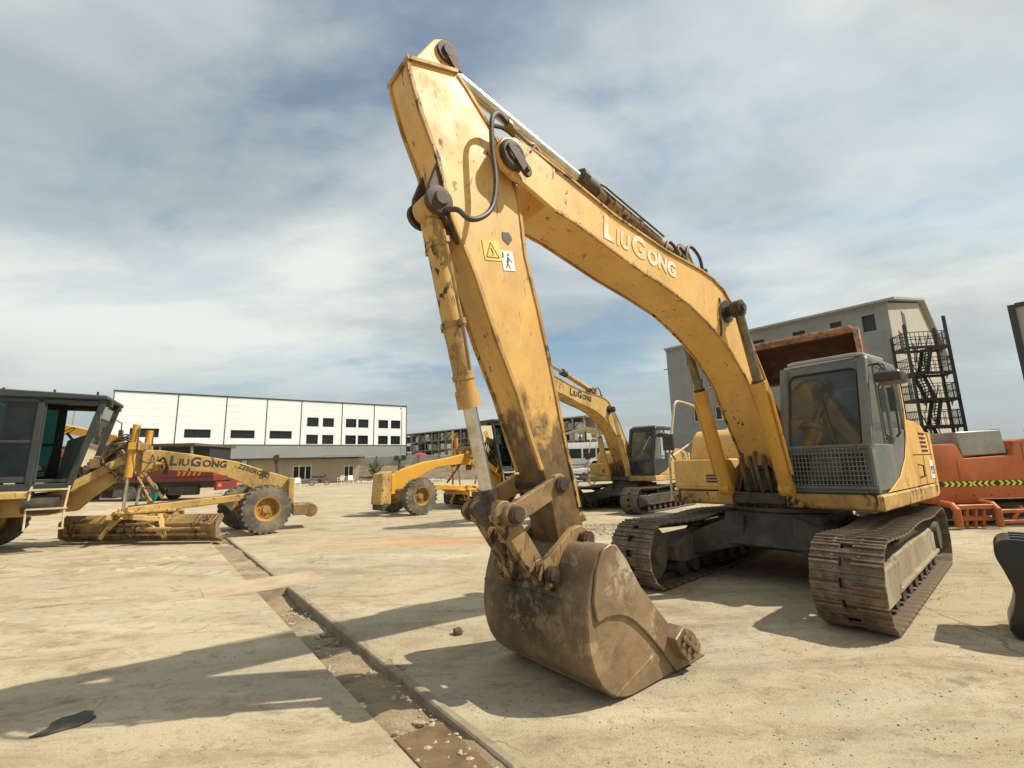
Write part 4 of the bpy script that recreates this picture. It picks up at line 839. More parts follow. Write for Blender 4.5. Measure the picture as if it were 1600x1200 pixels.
# ------------------------------------------------------------------ wheels
def wheel(parent, c, ax, r, w, rimr, tyre, rim, lugs=26, name='wheel', hub=.09):
    """ax: outward axle direction"""
    Wp = empty_part(name, parent); ax = Vector(ax).normalized(); c = Vector(c)
    t = MB(); t.lathe(c, ax, [(rimr, -w/2), (rimr+.03, -w/2-.005), (r*.82, -w*.53), (r*.94, -w*.46), (r*.965, -w*.36), (r*.965, w*.36), (r*.94, w*.46), (r*.82, w*.53), (rimr+.03, w/2+.005), (rimr, w/2), (rimr, -w/2)], 40)
    a_ = ax.orthogonal().normalized(); b_ = ax.cross(a_)
    for k in range(lugs):
        for sg in (-1, 1):
            an = 2*pi*(k+(.5 if sg > 0 else 0))/lugs; rad = a_*cos(an)+b_*sin(an); tg = ax.cross(rad)
            p0 = c+rad*(r*.968)+ax*sg*w*.02+tg*(r*.04); p1 = c+rad*(r*.945)+ax*sg*w*.50-tg*(r*.04)
            t.bar(p0, p1, r*.10, r*.075, tuple(rad))
    t.build('tyre', tyre, Wp)
    m = MB(); m.lathe(c, ax, [(rimr, -w*.5), (rimr+.012, -w*.5), (rimr+.012, -w*.47), (rimr*.9, -w*.42), (rimr*.86, w*.05), (rimr*.8, w*.10), (rimr*.35, w*.16), (rimr*.30, w*.30), (rimr*.05, w*.32)], 32)
    m.lathe(c, ax, [(rimr*.86, 0), (rimr*.90, w*.40), (rimr, w*.46), (rimr+.014, w*.49), (rimr+.014, w*.52), (rimr*.97, w*.52), (rimr*.86, w*.42), (rimr*.80, w*.1)], 32); m.build('rim', rim, Wp)
    for k in range(8):
        an = 2*pi*k/8; rad = a_*cos(an)+b_*sin(an); n_ = MB(); n_.cyl(c+rad*rimr*.5+ax*w*.12, c+rad*rimr*.5+ax*w*.2, rimr*.055, 6); n_.build('wheel_nut', DARKM, Wp)
    return Wp

# ------------------------------------------------------------------ motor graders
def grader(label, loc, yaw, near, st):
    ye = st['yellow']; R = empty('motor_grader', loc, yaw, label, 'grader', 'yellow motor graders parked in the yard')
    for sg in (1, -1):
        aq = st['axle']; wheel(R, (near*-sg*0-near*1.05*sin(aq)*0+(near-sg)*1.05*sin(aq), sg*1.05*cos(aq)+near*1.05*(1-cos(aq)), .67), (-sg*sin(aq), sg*cos(aq), 0), .67, .38, .33, RUBBER, RIM)
        for x in (-6.05, -7.6): wheel(R, (x, sg*1.05, .67), (0, sg, 0), .67, .38, .33, RUBBER, RIM)
        td = MB(); td.prism([(-5.8, .5), (-5.7, .68), (-5.85, .84), (-7.8, .84), (-7.95, .68), (-7.8, .5)], sg*.72-.09, sg*.72+.09); td.build('tandem_case', ye, R, .03)
    ax = MB(); ax.prism([(-.14, .52), (-.10, .86), (.10, .86), (.14, .52)], -.84, .84); ax.cyl((0, -.95, .67), (0, .95, .67), .09, 14); ax.tube([(-.25, -.8, .70), (-.25, .8, .70)], .03); AX = ax.build('front_axle', YW, R, .02); AX.rotation_euler = (0, 0, st['axle']); AX.location = (near*1.05*sin(st['axle']), 0, 0)
    # main frame: goose-neck beam
    q_ = st.get('arch', 0.); bm_ = MB(); bm_.prism([(.62, 1.50), (.30, 1.63), (.07, 1.70), (-.79, 2.06-q_*.5), (-1.9, 2.33-q_), (-2.6, 2.42-q_*.8), (-3.1, 2.40-q_*.3), (-3.45, 2.25), (-3.95, 1.85), (-4.35, 1.38), (-5.2, 1.32), (-5.2, .80), (-4.2, .85), (-3.95, 1.15), (-3.30, 1.75), (-2.85, 1.84), (-1.39, 1.72), (-.83, 1.50), (-.30, 1.20), (-.20, .92), (.62, .92)], -.15, .15)
    B = bm_.build('main_frame', ye, R, .02)
    d = (Vector((-.95, 0, 1.93))-Vector((-2.45, 0, 2.05))).normalized()
    if near < 0:
        lettering('frame_lettering', [('L', .24), ('IU', .18), ('G', .24), ('ONG', .18)], (-2.38, -.1525, 1.96), d, (0, 0, 1), B, FADEB, .004, .015, .05)
        d2 = Vector((.90, 0, -.36)).normalized(); lettering('hand_lettering', [('ZEBERCED', .13)], (-.76, -.1525, 1.84), d2, (0, 0, 1), B, FADEB, .004, .0, .03)
    fr = MB(); fr.bb(.60, .78, -.36, .36, .75, 1.50); fr.build('front_block', ye, R, .03)
    if st.get('block'):
        fb = MB(); fb.prism([(.79, .40), (.79, 1.62), (1.15, 1.52), (1.22, .40)], -.40, .40); fb.build('front_counterweight', Y3, R, .03)
        pk = MB(); pk.bb(.8, 1.15, -.40, .40, .2, .395); pk.build('push_plate', DARKM, R, .02)
    else:
        sc = MB(); sc.bb(.75, 1.15, -.5, .5, .40, .72); sc.cyl((1.25, -.45, .52), (1.25, .45, .52), .2, 14); sc.build('front_hitch', LINK, R, .02)
    lt = MB(); lt.bar((.30, 0, 1.62), (.25, 0, 2.02), .05, .08, (1, 0, 0)); lt.bar((.25, -.36, 2.02), (.25, .36, 2.02), .05, .05); L_ = lt.build('lamp_bracket', DARKM, R)
    for y in (-.28, .28): la = MB(); la.lathe((.25, y, 2.10), (1, 0, 0), [(.04, -.07), (.10, -.04), (.11, .05), (.09, .06), (.01, .06)], 16); la.bb(.18, .30, y-.12, y+.12, 2.02, 2.18); la.build('headlamp', BLACKM, L_)
    # drawbar, circle
    db = MB()
    for sg in (1, -1): db.bar((-.35, sg*.08, 1.0), (-3.3, sg*.62, .78), .12, .20)
    db.bb(-3.4, -2.1, -.68, .68, .72, .80); db.bb(-.5, -.1, -.16, .16, .9, 1.1); db.build('drawbar', ye, R, .02)
    ci = MB(); ci.lathe((-2.75, 0, .60), (0, 0, 1), [(.60, 0), (.80, 0), (.80, .11), (.60, .11), (.60, 0)], 48)
    for k in range(60): a = 2*pi*k/60; ci.box((0, 0, 0), (.05, .03, .08), Matrix.Translation((-2.75+.60*cos(a), .60*sin(a), .655)) @ Matrix.Rotation(a, 4, 'Z'))
    ci.build('turning_circle', YW, R)
    # moldboard
    bc, ba = st['blade']; BM = Matrix.Translation(bc) @ Matrix.Rotation(ba, 4, 'Z')      # local x along blade, concave towards +y
    prf = spline([(-.16, .0), (-.02, .12), (.05, .30), (.03, .48), (-.10, .66)], 4)       # (y, z)
    bl = MB(); n = len(prf); L2 = st['blen']/2
    vs_ = [(x, y+o_, z) for x in (-L2, L2) for o_ in (0, -.035) for y, z in prf]
    fs_ = []
    for i in range(n-1): fs_ += [(i, i+1, 2*n+i+1, 2*n+i), (n+i, 3*n+i, 3*n+i+1, n+i+1), (i, n+i, n+i+1, i+1), (2*n+i, 2*n+i+1, 3*n+i+1, 3*n+i)]
    fs_ += [(0, 2*n, 3*n, n), (n-1, 2*n-1, 4*n-1, 3*n-1)]
    vs_ = [(x, -y, z) for x, y, z in vs_]
    bl.add(vs_, fs_, BM); BL = bl.build('moldboard', st['blademat'], R, 0, ang=50)
    for z in (.20, .45): rl = MB(); rl.bb(-L2*.92, L2*.92, -.135, -.06, z-.03, z+.03, BM); rl.build('moldboard_rail', st['blademat'], BL, .01)
    ce = MB(); ce.bb(-L2, L2, .10, .135, .0, .14, BM); ce.build('cutting_edge', BUCKET, BL)
    for sx in (-1, 1): ep = MB(); ep.prism([(.16, 0), (-.10, .12), (-.13, .5), (.06, .68), (.14, .6), (.0, .35), (.16, .1)], sx*L2-.015, sx*L2+.015, BM @ Matrix.Rotation(radians(-90), 4, 'Z') @ Matrix.Scale(-1, 4, (0, 0, 0)) if False else BM @ Matrix.Rotation(radians(90), 4, 'Z') @ Matrix.Scale(1, 4)); ep.build('end_bit', BUCKET, BL)
    for x in (-.75, .75):
        ar = MB(); ar.prism([(-.1, .62), (.5, .62), (.15, .12), (-.1, .10)], x-.04, x+.04, BM @ Matrix.Rotation(radians(-90), 4, 'Z') @ Matrix.Translation((-.1, 0, 0))) if False else ar.bar(BM @ Vector((x*1.2, -.16, .12)), BM @ Vector((x*.8, -.05, .66)), .10, .18, (0, 1, 0)); ar.bar(BM @ Vector((x*.9, -.14, .58)), BM @ Vector((x*.45, -.55, .66)), .09, .12); ar.bar(BM @ Vector((x*1.2, -.18, .14)), BM @ Vector((x*.4, -.22, .62)), .06, .06); ar.build('circle_arm', ye, R, .012)
    ss = MB(); ss.cyl(BM @ Vector((.2, -.24, .34)), BM @ Vector((1.1, -.24, .34)), .055, 14); ss.cyl(BM @ Vector((1.1, -.24, .34)), BM @ Vector((L2*.85, -.22, .36)), .03, 12); ss.build('side_shift_cylinder', LINK, R)
    # blade lift cylinders
    sa = MB(); sa.bb(-3.25, -2.95, -1.0, 1.0, 2.22, 2.36) if False else sa.bar((-3.05, -.85, 2.42), (-3.05, .85, 2.42), .22, .18); sa.bb(-3.2, -2.9, -.3, .3, 2.36, 2.56); sa.build('lift_saddle', LINK, R, .02)
    for sg in (1, -1):
        lc = MB(); lc.cyl((-3.05, sg*.95, 2.98), (-3.12, sg*.92, 1.65), .085, 16); lc.bb(-3.16, -2.95, sg*.95-.12, sg*.95+.12, 2.34, 2.52); LC = lc.build('lift_cylinder', Y2, R)
        rd = MB(); rd.cyl((-3.12, sg*.92, 1.65), (-3.16, sg*.80, .82), .035, 12); rd.build('lift_rod', CHROME, LC)
        tb = MB(); tb.tube(spline([(-2.98, sg*1.05, 2.9), (-2.96, sg*1.06, 2.2), (-2.75, sg*.9, 2.0), (-2.7, sg*.4, 2.1), (-2.8, sg*.2, 2.3)], 4), .018); tb.build('lift_hose', HOSE, R)
    vb = MB(); vb.bb(-2.98, -2.76, -.26, -.16, 1.78, 2.36); vb.bb(-2.98, -2.76, .16, .26, 1.78, 2.36); vb.build('side_bracket', ye, R, .015)
    mo = MB(); mo.cyl((-2.6, -.32, 1.90), (-2.6, -.15, 1.90), .11, 16); mo.cyl((-2.72, -.36, 1.97), (-2.45, -.36, 2.0), .05, 12); mo.build('hydraulic_motor', YW, R)
    for k in range(5):
        hs = MB(); hs.tube(spline([(-2.62, -.28, 1.95+.03*k), (-2.52+.015*k, -.36-.02*k, 2.14), (-2.44+.02*k, -.36, 1.95-.05*k), (-2.5, -.22, 1.74)], 4), .016, 6); hs.build('hydraulic_hose', HOSE, R)
    for k in range(7):
        y = -.3+.1*k; hs = MB(); hs.tube(spline([(-2.95, y, 2.46), (-3.3, y*1.1, 2.56), (-3.7, y, 2.2+.04*(k % 3)), (-4.1, y, 1.75), (-4.5, y, 1.35)], 4), .026, 6); hs.build('frame_hose', HOSE if k % 2 else PIPEM, R)
    for sg in (1, -1): tr = MB(); tr.bar((-3.35, sg*.34, 2.10), (-4.9, sg*.50, 1.02), .10, .20); tr.build('frame_strut', ye, R, .015)
    for k, (x, y, z, a, b_, c) in enumerate(((-3.55, .0, 2.38, .30, .5, .22), (-3.9, -.28, 2.02, .25, .22, .25), (-4.15, .25, 1.75, .3, .25, .3), (-3.35, -.42, 1.70, .22, .16, .30), (-4.75, -.45, 1.02, .5, .25, .34))):
        v = MB(); v.box((x, y, z), (a, b_, c)); v.cyl((x, y, z), (x, y, z+c*.75), a*.28, 10); v.cyl((x-a*.5, y, z), (x-a*.7, y, z), b_*.2, 10); v.build('valve_block', LINK if k % 2 else DARKM, R, .02)
    for k in range(9):
        y = -.5+.12*k; hs = MB(); hs.tube(spline([(-3.05, y*1.6, 2.5), (-3.3-.05*(k % 3), y*1.3, 2.75-.06*(k % 4)), (-3.65, y, 2.48), (-3.75, y*.8, 2.05-.08*(k % 3)), (-3.4, y*1.2, 1.72)], 4), .022, 6); hs.build('arch_hose', HOSE if k % 3 else LINK, R)
    for sg in (1, -1):
        ln_ = MB(); ln_.bar((-3.4, sg*.45, 2.35), (-2.6, sg*1.02, 1.02), .06, .08); ln_.build('centre_shift_link', LINK, R)
        mr = MB(); mr.tube([(-3.9, sg*.82, 3.3), (-3.75, sg*1.15, 3.2), (-3.75, sg*1.18, 2.9)], .016); mr.bb(-3.79, -3.71, sg*1.18-.11, sg*1.18+.11, 2.62, 3.0); mr.build('mirror', BLACKM, R, .01)
    ft = MB(); ft.cyl((-5.0, near*.78, 1.08), (-4.35, near*.78, 1.08), .2, 16); ft.build('air_tank', DARKM, R)
    # rear frame, engine hood
    rf = MB(); rf.bb(-8.2, -4.6, -.55, .55, .80, 1.22); rf.build('rear_frame', ye, R, .02)
    hd = MB(); hd.prism([(-8.3, 1.24), (-8.4, 2.15), (-8.2, 2.35), (-6.15, 2.40), (-6.1, 1.24)], -.62, .62); H_ = hd.build('engine_hood', ye, R, .05)
    for k in range(6):
        for sg in (1, -1): g = MB(); g.bb(-7.9, -6.6, sg*.622-.006, sg*.622+.006, 1.45+.11*k, 1.50+.11*k); g.build('hood_louvre', BLACKM, H_)
    ex = MB(); ex.tube([(-6.6, .2, 2.35), (-6.6, .2, 2.95), (-6.7, .2, 3.05)], .06, 10); ex.build('exhaust', DARKM, R)
    # cab
    cm = st['cab']; C = empty_part('cab', R); hw = .80
    fl = MB(); fl.bb(-6.0, -4.25, -hw, hw, 1.40, 1.56); fl.build('cab_base', cm, C, .02)
    rf = MB(); rf.prism([(-3.68, 3.60), (-3.72, 3.72), (-6.05, 3.80), (-6.1, 3.60)], -hw-.06, hw+.06); RF = rf.build('roof', cm, C, .03)
    for x, y in ((-3.78, -.5), (-3.78, .5)): wl = MB(); wl.bb(x-.02, x+.10, y-.07, y+.07, 3.46, 3.58); wl.build('work_lamp', BLACKM, RF, .01)
    for x, y in ((-4.0, -.5), (-4.8, -.6), (-5.7, -.6)): be = MB(); be.cyl((x, y, 3.72), (x, y, 3.85), .025, 8); be.build('roof_fitting', DARKM, RF)
    for y in (-hw+.06, hw-.06):
        fp = MB(); fp.bar((-4.26, y, 1.5), (-3.80, y, 3.62), .12, .13, (1, 0, 0)); fp.build('front_pillar', cm, C, .02)
        mp = MB(); mp.bar((-4.98, y, 1.5), (-4.95, y, 3.62), .12, .13, (1, 0, 0)); mp.build('middle_pillar', cm, C, .02)
        rp = MB(); rp.bar((-5.94, y, 1.5), (-5.97, y, 3.62), .12, .13, (1, 0, 0)); rp.build('rear_pillar', cm, C, .02)
        tr = MB(); tr.bar((-3.86, y, 3.53), (-5.95, y, 3.55), .12, .12); tr.build('roof_rail', cm, C, .02)
        rl = MB(); rl.bar((-5.02, y, 2.55), (-5.95, y, 2.55), .06, .07); rl.bar((-5.02, y, 1.66), (-5.95, y, 1.66), .06, .14); rl.build('window_rail', cm, C, .01)
        for z0, z1 in ((1.72, 2.52), (2.58, 3.48)):
            gp = MB(); gp.bb(-5.90, -5.02, y-.006, y+.006, z0, z1); gp.build('side_window', GLASSD, C)
        gs = MB(); gs.prism([(-4.95, 1.58), (-4.93, 3.5), (-4.85, 3.5), (-4.86, 1.66), (-4.2, 1.66), (-4.22, 1.58)], y-.02, y+.02); gs.build('door_frame', cm, C, .008)
    cn = MB(); cn.prism([(-4.42, 1.56), (-4.28, 2.0), (-4.02, 2.72), (-4.16, 2.75), (-4.50, 2.6), (-4.62, 1.56)], -.35, .35); cn.tube([(-4.45, 0, 2.6), (-4.62, 0, 2.82)], .03); cn.lathe((-4.63, 0, 2.84), (-.6, 0, .8), [(.19, -.012), (.215, 0), (.19, .012), (.17, 0), (.19, -.012)], 20); cn.build('steering_console', SEATM, C, .01)
    se = MB(); se.bb(-5.5, -4.98, -.26, .26, 1.85, 2.0); se.prism([(-5.55, 1.95), (-5.68, 2.8), (-5.55, 2.82), (-5.42, 1.98)], -.25, .25); se.bb(-5.4, -5.1, -.18, .18, 1.56, 1.85); se.build('seat', SEATM, C, .03)
    ws = MB(); ws.add([(-4.24, -hw+.12, 1.6), (-4.24, hw-.12, 1.6), (-3.82, hw-.12, 3.5), (-3.82, -hw+.12, 3.5)], [(0, 1, 2, 3)]); ws.build('windscreen', GLASSD, C)
    rw = MB(); rw.add([(-5.96, -hw+.12, 1.7), (-5.96, hw-.12, 1.7), (-5.96, hw-.12, 3.5), (-5.96, -hw+.12, 3.5)], [(0, 1, 2, 3)]); rw.build('rear_window', GLASSD, C)
    # steps
    y = near*.92; sp = MB()
    for x in (-4.86, -4.20): sp.tube([(x, y, 1.50), (x-.04, y*1.02, .95), (x-.02, y*1.06, .52)], .022)
    for z, yy in ((1.42, 1.0), (.98, 1.02), (.52, 1.06)): sp.bb(-4.88, -4.20, y*yy-.06, y*yy+.06, z-.02, z+.02)
    sp.build('access_steps', CREAM, R)
    fd = MB(); fd.prism([(-4.9, 1.22), (-4.9, 1.38), (-6.1, 1.38), (-6.1, 1.22)], near*.72-.20, near*.72+.20); fd.build('walkway', ye, R, .02)
    return R
g1 = (Vector((-7.52, 14.18, 0)))
grader('dusty yellow motor grader at the far left with dark open cab and long blade sideways', g1, radians(30), -1,
       dict(arch=.08, axle=radians(15), yellow=Y3, cab=DARKC, blade=((-2.80, -.78, 0.03), radians(-37)), blen=4.4, blademat=LINK))
g2 = Vector((-3.4-1.25*.669, 17.3+1.25*.743, 0))
grader('bright yellow motor grader behind the excavator stick with a block on its nose', g2, radians(222), 1,
       dict(axle=0., yellow=Y4, cab=DARKC, blade=((-2.7, .1, .03), radians(80)), blen=3.7, blademat=DARKM, block=True, arch=.25))

# ------------------------------------------------------------------ camera-ray helper: real positions were measured off the photograph's perspective
def wall_holes(w, h, holes, depth, T, mb):
    """upright wall in local x (0..w), z (0..h), outer face y=0, openings with reveals of the given depth"""
    xs = sorted({0, w, *[v for q in holes for v in q[:2]]}); zs = sorted({0, h, *[v for q in holes for v in q[2:]]})
    for i in range(len(xs)-1):
        for j in range(len(zs)-1):
            cx_, cz_ = (xs[i]+xs[i+1])/2, (zs[j]+zs[j+1])/2
            if any(a < cx_ < b and c < cz_ < d for a, b, c, d in holes): continue
            mb.add([(xs[i], 0, zs[j]), (xs[i+1], 0, zs[j]), (xs[i+1], 0, zs[j+1]), (xs[i], 0, zs[j+1])], [(0, 1, 2, 3)], T)
    for a, b, c, d in holes:
        mb.add([(a, 0, c), (b, 0, c), (b, 0, d), (a, 0, d), (a, depth, c), (b, depth, c), (b, depth, d), (a, depth, d)], [(0, 4, 5, 1), (1, 5, 6, 2), (2, 6, 7, 3), (3, 7, 4, 0)], T)
def window(par, a, b, c, d, depth, T, frm, nx=2, nz=1, fw_=.06, sill=None, glass=None):
    f = MB(); y0, y1 = depth-.06, depth+.02
    f.bb(a, b, y0, y1, c, c+fw_, T); f.bb(a, b, y0, y1, d-fw_, d, T); f.bb(a, a+fw_, y0+.002, y1-.002, c+fw_, d-fw_, T); f.bb(b-fw_, b, y0+.002, y1-.002, c+fw_, d-fw_, T)
    for k in range(1, nx): x = a+(b-a)*k/nx; f.bb(x-fw_/2, x+fw_/2, y0+.002, y1-.002, c+fw_, d-fw_, T)
    for k in range(1, nz): z = c+(d-c)*k/nz; f.bb(a+fw_, b-fw_, y0+.004, y1-.004, z-fw_/2, z+fw_/2, T)
    W_ = f.build('window', frm, par, 0, False)
    for i in range(nx):
        for j in range(nz):
            p = MB(); xa = a+(b-a)*i/nx; xb = a+(b-a)*(i+1)/nx; za = c+(d-c)*j/nz; zb = c+(d-c)*(j+1)/nz
            p.bb(xa+fw_*.4, xb-fw_*.4, depth-.012, depth, za+fw_*.4, zb-fw_*.4, T); p.build('pane', glass or PANE, W_, 0, False)
    if sill: s_ = MB(); s_.bb(a-.08, b+.08, -.07, .02, c-.09, c-.012, T); s_.build('sill', sill, W_)
def mat4(o, ex_, ey_):
    ex_, ey_ = Vector(ex_), Vector(ey_); return Matrix(((ex_.x, ey_.x, 0, o[0]), (ex_.y, ey_.y, 0, o[1]), (0, 0, 1, o[2]), (0, 0, 0, 1)))

# white warehouse
WD = Vector((.816, .578)); WN = Vector((-.578, .816))
def warehouse():
    L = 40.5; o = (-52.3, 59.6, 0); R = empty('warehouse', o, 0, 'long white clad warehouse with grey base band behind the yard', 'building')
    T = mat4((0, 0, 0), WD, WN); H = 12.85; ZB = 5.95
    bays = [0, 6.9, 12.7, 18.0, 22.9, 29.2, 34.6, 40.5]
    holes = []
    for k in range(4): a = bays[k]; b = bays[k+1]; c = (a+b)/2-(.35 if k else -.1); holes.append((c-1.55, c+1.55, 6.85, 8.05))
    for k in (4, 5, 6):
        a, b = bays[k], bays[k+1]; w_ = 1.75
        for c in (a+(b-a)*.28, a+(b-a)*.66):
            holes.append((c-w_/2, c+w_/2, 6.05, 7.55)); holes.append((c-w_/2, c+w_/2, 8.85, 10.3))
    for k in range(7):
        a, b = bays[k], bays[k+1]; hh = [(max(q[0], a)-a, q[1]-a, q[2]-ZB, q[3]-ZB) for q in holes if a <= (q[0]+q[1])/2 <= b]
        mb = MB(); wall_holes(b-a-.10, H-ZB-.012, [(q[0]-.05, q[1]-.05, q[2], q[3]) for q in hh], .22, T @ Matrix.Translation((a+.05, 0, ZB+.012)), mb); P = mb.build('cladding_panel', CLADW, R, 0, False)
        # horizontal sheet joints as thin proud strips
        for z in range(1, 8): j = MB(); j.bb(a+.06, b-.06, -.012, -.003, ZB+z*.95-.012, ZB+z*.95+.012, T); ok = [q for q in holes if a <= (q[0]+q[1])/2 <= b and q[2]-.05 < ZB+z*.95 < q[3]+.05]; (None if ok else j.build('sheet_joint', CLADG if False else CLADW, P))
    for x in bays: t = MB(); t.bb(x-.048, x+.048, -.05, .1, ZB, H, T); t.build('joint_trim', TRIM, R)
    pt = MB(); pt.bb(-.1, L+.1, -.08, .3, H+.002, H+.18, T); pt.build('roof_trim', TRIM, R)
    bd = MB(); bd.bb(0, L, .012, .3, .5, ZB, T); bd.build('base_band', CLADG, R)
    bt = MB(); bt.bb(-.06, L+.06, -.06, .25, ZB-.05, ZB+.008, T); bt.build('base_trim', TRIM, R)
    bk = MB(); bk.bb(.0, L, .35, 24, 0, H-.05, T); bk.build('building_core', CLADG, R)
    for q in holes: window(R, *q, .2, T, TRIM, 3 if q[1]-q[0] < 2 else 4, 1, .05)
warehouse()
# lamp post in front of the warehouse
def street_lamp(loc, h, rz, label):
    R = empty('street_lamp', loc, rz, label, 'lamp', 'tall lamp posts by the buildings')
    p = MB(); p.cyl((0, 0, 0), (0, 0, h), .11, 10, .06); p.build('pole', STEELG, R); a = MB(); a.bar((0, 0, h), (0, .9, h+.5), .06, .06); a.build('arm', STEELG, R)
    l_ = MB(); l_.bb(-.16, .16, .6, 1.4, h+.42, h+.60); l_.build('lamp_head', CREAM, R, .03)
street_lamp((-17.2, 71, .6), 10.0, radians(20), 'thin grey lamp post in front of the white warehouse end')
street_lamp((-48.0, 50, .3), 9.0, radians(200), 'thin lamp post seen through the open grader cab')

# grey unfinished building
BDx = Vector((.671, -.742)); BDn = Vector((.742, .671))
def grey_building():
    P0 = Vector((26.7, 32.9)); lo = P0+BDx*-16.56; L = 17.63; H = 12.45
    R = empty('concrete_building', (lo.x, lo.y, .2), 0, 'tall unfinished grey rendered building behind the excavator', 'building')
    T = mat4((0, 0, 0), BDx, BDn); S0 = 16.56
    small = [(S0-14.5, S0-13.6, 10.6, 11.6), (S0-8.3, S0-7.4, 10.6, 11.65), (S0-5.2, S0-4.3, 10.6, 11.7), (S0-2.56, S0-1.8, 10.6, 11.8), (S0-.54, S0+.25, 10.58, 11.82)]
    mid = [(S0-14.2, S0-13.1, 8.2, 9.2), (S0-12.7, S0-11.6, 8.2, 9.25), (S0-9, S0-7.8, 8.1, 9.2), (S0-14.35, S0-13.25, 5.1, 6.35), (S0-12.3, S0-11.1, 5.1, 6.35), (S0-9, S0-7.8, 5.1, 6.3), (S0-14.3, S0-13.2, 1.8, 3.1), (S0-11, S0-9.8, 1.8, 3.1), (S0-2, S0-.9, 5.1, 6.3), (S0-2, S0-.9, 8.1, 9.2)]
    w = MB(); wall_holes(L, H, small+mid, .28, T, w); w.build('front_wall', CONC, R, 0, False)
    for q in small: d = MB(); d.bb(q[0], q[1], .28, .30, q[2], q[3], T); d.build('dark_opening', TRIM, R)
    for q in mid: window(R, *q, .2, T, FRAMEW, 2, 1, .08, CONCL)
    # side wall with gable
    T2 = mat4((BDx.x*L, BDx.y*L, 0), BDn, -BDx); D = 34.
    g = MB(); g.add([(0, 0, 0), (D, 0, 0), (D, 0, 12.6), (D*.55, 0, 16.6), (0, 0, H)], [(0, 1, 2, 3, 4)], T2); g.build('gable_wall', CONCL, R, 0, False)
    for a, c in ((3, 9.2), (9, 9.2), (3, 5.6), (9, 5.6), (6, 11.4), (15, 9.2), (15, 5.6)): o = MB(); o.bb(a, a+1.6, -.03, -.004, c, c+1.7, T2); o.build('side_window', TRIM, R)
    rf = MB(); rf.add([(-.4, -.5, H+.05), (D*.55, -.5, 16.75), (D+.3, -.5, 12.7), (-.4, L, H+.05), (D*.55, L, 16.75), (D+.3, L, 12.7), (-.4, -.5, H+.22), (D*.55, -.5, 16.95), (D+.3, -.5, 12.9), (-.4, L, H+.22), (D*.55, L, 16.95), (D+.3, L, 12.9)],
                      [(0, 1, 4, 3), (1, 2, 5, 4), (6, 9, 10, 7), (7, 10, 11, 8), (0, 6, 7, 1), (1, 7, 8, 2), (0, 3, 9, 6), (2, 8, 11, 5)], T2)
    rf.build('roof', STEELG, R, 0, False)
    bw = MB(); bw.bb(0, L-.02, D-.2, D, 0, 12.4, T); bw.bb(.02, .3, .02, D-.3, 0, H-.05, T); bw.build('rear_wall', CONC, R)
    fl = MB(); fl.bb(.1, L-.1, .35, .6, .05, H-.1, T); fl.build('inner_wall', TRIM, R)
    for z in (3.9, 7.5, 10.3): bd = MB(); bd.bb(.0, L+.012, -.015, .05, z, z+.10, T); bd.build('floor_band', CONC, R)
    pp = MB(); pp.tube([(-.35, -.1, 10.6), (.15, -.1, 10.6)], .04, 6, T); pp.build('spout', TRIM, R)
    cp = MB(); cp.bb(-.08, L+.05, -.08, .3, H, H+.10, T); cp.build('parapet_cap', CONCL, R)
grey_building()
# steel stair tower
def stair_tower():
    R = empty('stair_tower', (26.4, 29.9, .1), atan2(BDn.y, BDn.x)-radians(50), 'dark steel open stair tower with railings beside the grey building', 'stairs')
    W_, D_ = 2.45, 1.4; Hs = (10.2, 10.65, 10.2, 9.6); lev = [1.6, 3.35, 5.1, 6.85, 8.6]
    for (x, y), h in zip(((0, 0), (W_, 0), (W_+.3, D_), (0, D_)), Hs): p = MB(); p.bb(x-.07, x+.07, y-.07, y+.07, 0, h); p.build('post', STAIRM, R)
    for i, z in enumerate(lev):
        for a, b in (((0, 0), (W_, 0)), ((W_, 0), (W_+.3, D_)), ((W_+.3, D_), (0, D_)), ((0, D_), (0, 0))):
            bmz = MB(); bmz.bar((*a, z), (*b, z), .10, .18); bmz.build('landing_beam', STAIRM, R)
            for zz in (.55, 1.05): r = MB(); r.bar((*a, z+zz), (*b, z+zz), .035, .045); r.build('handrail', STAIRM, R)
            n = 9
            for k in range(1, n):
                if k % 1 == 0: q = MB(); x = a[0]+(b[0]-a[0])*k/n; y = a[1]+(b[1]-a[1])*k/n; q.bb(x-.012, x+.012, y-.012, y+.012, z+.09, z+1.05); q.build('baluster', STAIRM, R)
        pl = MB(); x0 = 0 if i % 2 else W_-1.0; pl.bb(x0+.05, x0+.95, .1, D_-.1, z-.03, z+.02); pl.build('landing_plate', STAIRM, R)
        for sx in ((.25, W_-.25)): g = MB(); g.prism([(sx-.25*(1 if sx > 1 else -1), z-.09), (sx-.25*(1 if sx > 1 else -1), z-.5), (sx+.1*(1 if sx > 1 else -1)*-1, z-.09)], -.02, .02); g.build('gusset', STAIRM, R)
        if i < len(lev)-1:
            y = .5 if i % 2 else D_-.5; xa, xb = (.95, W_-1.0); xa, xb = (xb, xa) if i % 2 == 0 else (xa, xb); z1 = lev[i+1]
            for yy in (y-.4, y+.4): st_ = MB(); st_.bar((xa, yy, z), (xb, yy, z1), .05, .22); st_.build('stringer', STAIRM, R); hr = MB(); hr.bar((xa, yy, z+.95), (xb, yy, z1+.95), .035, .045); hr.build('handrail', STAIRM, R)
            for k in range(1, 9): t = k/9; s_ = MB(); x = xa+(xb-xa)*t; zz = z+(z1-z)*t; s_.bb(x-.13, x+.13, y-.4, y+.4, zz-.015, zz+.02); s_.build('tread', STAIRM, R)
stair_tower()
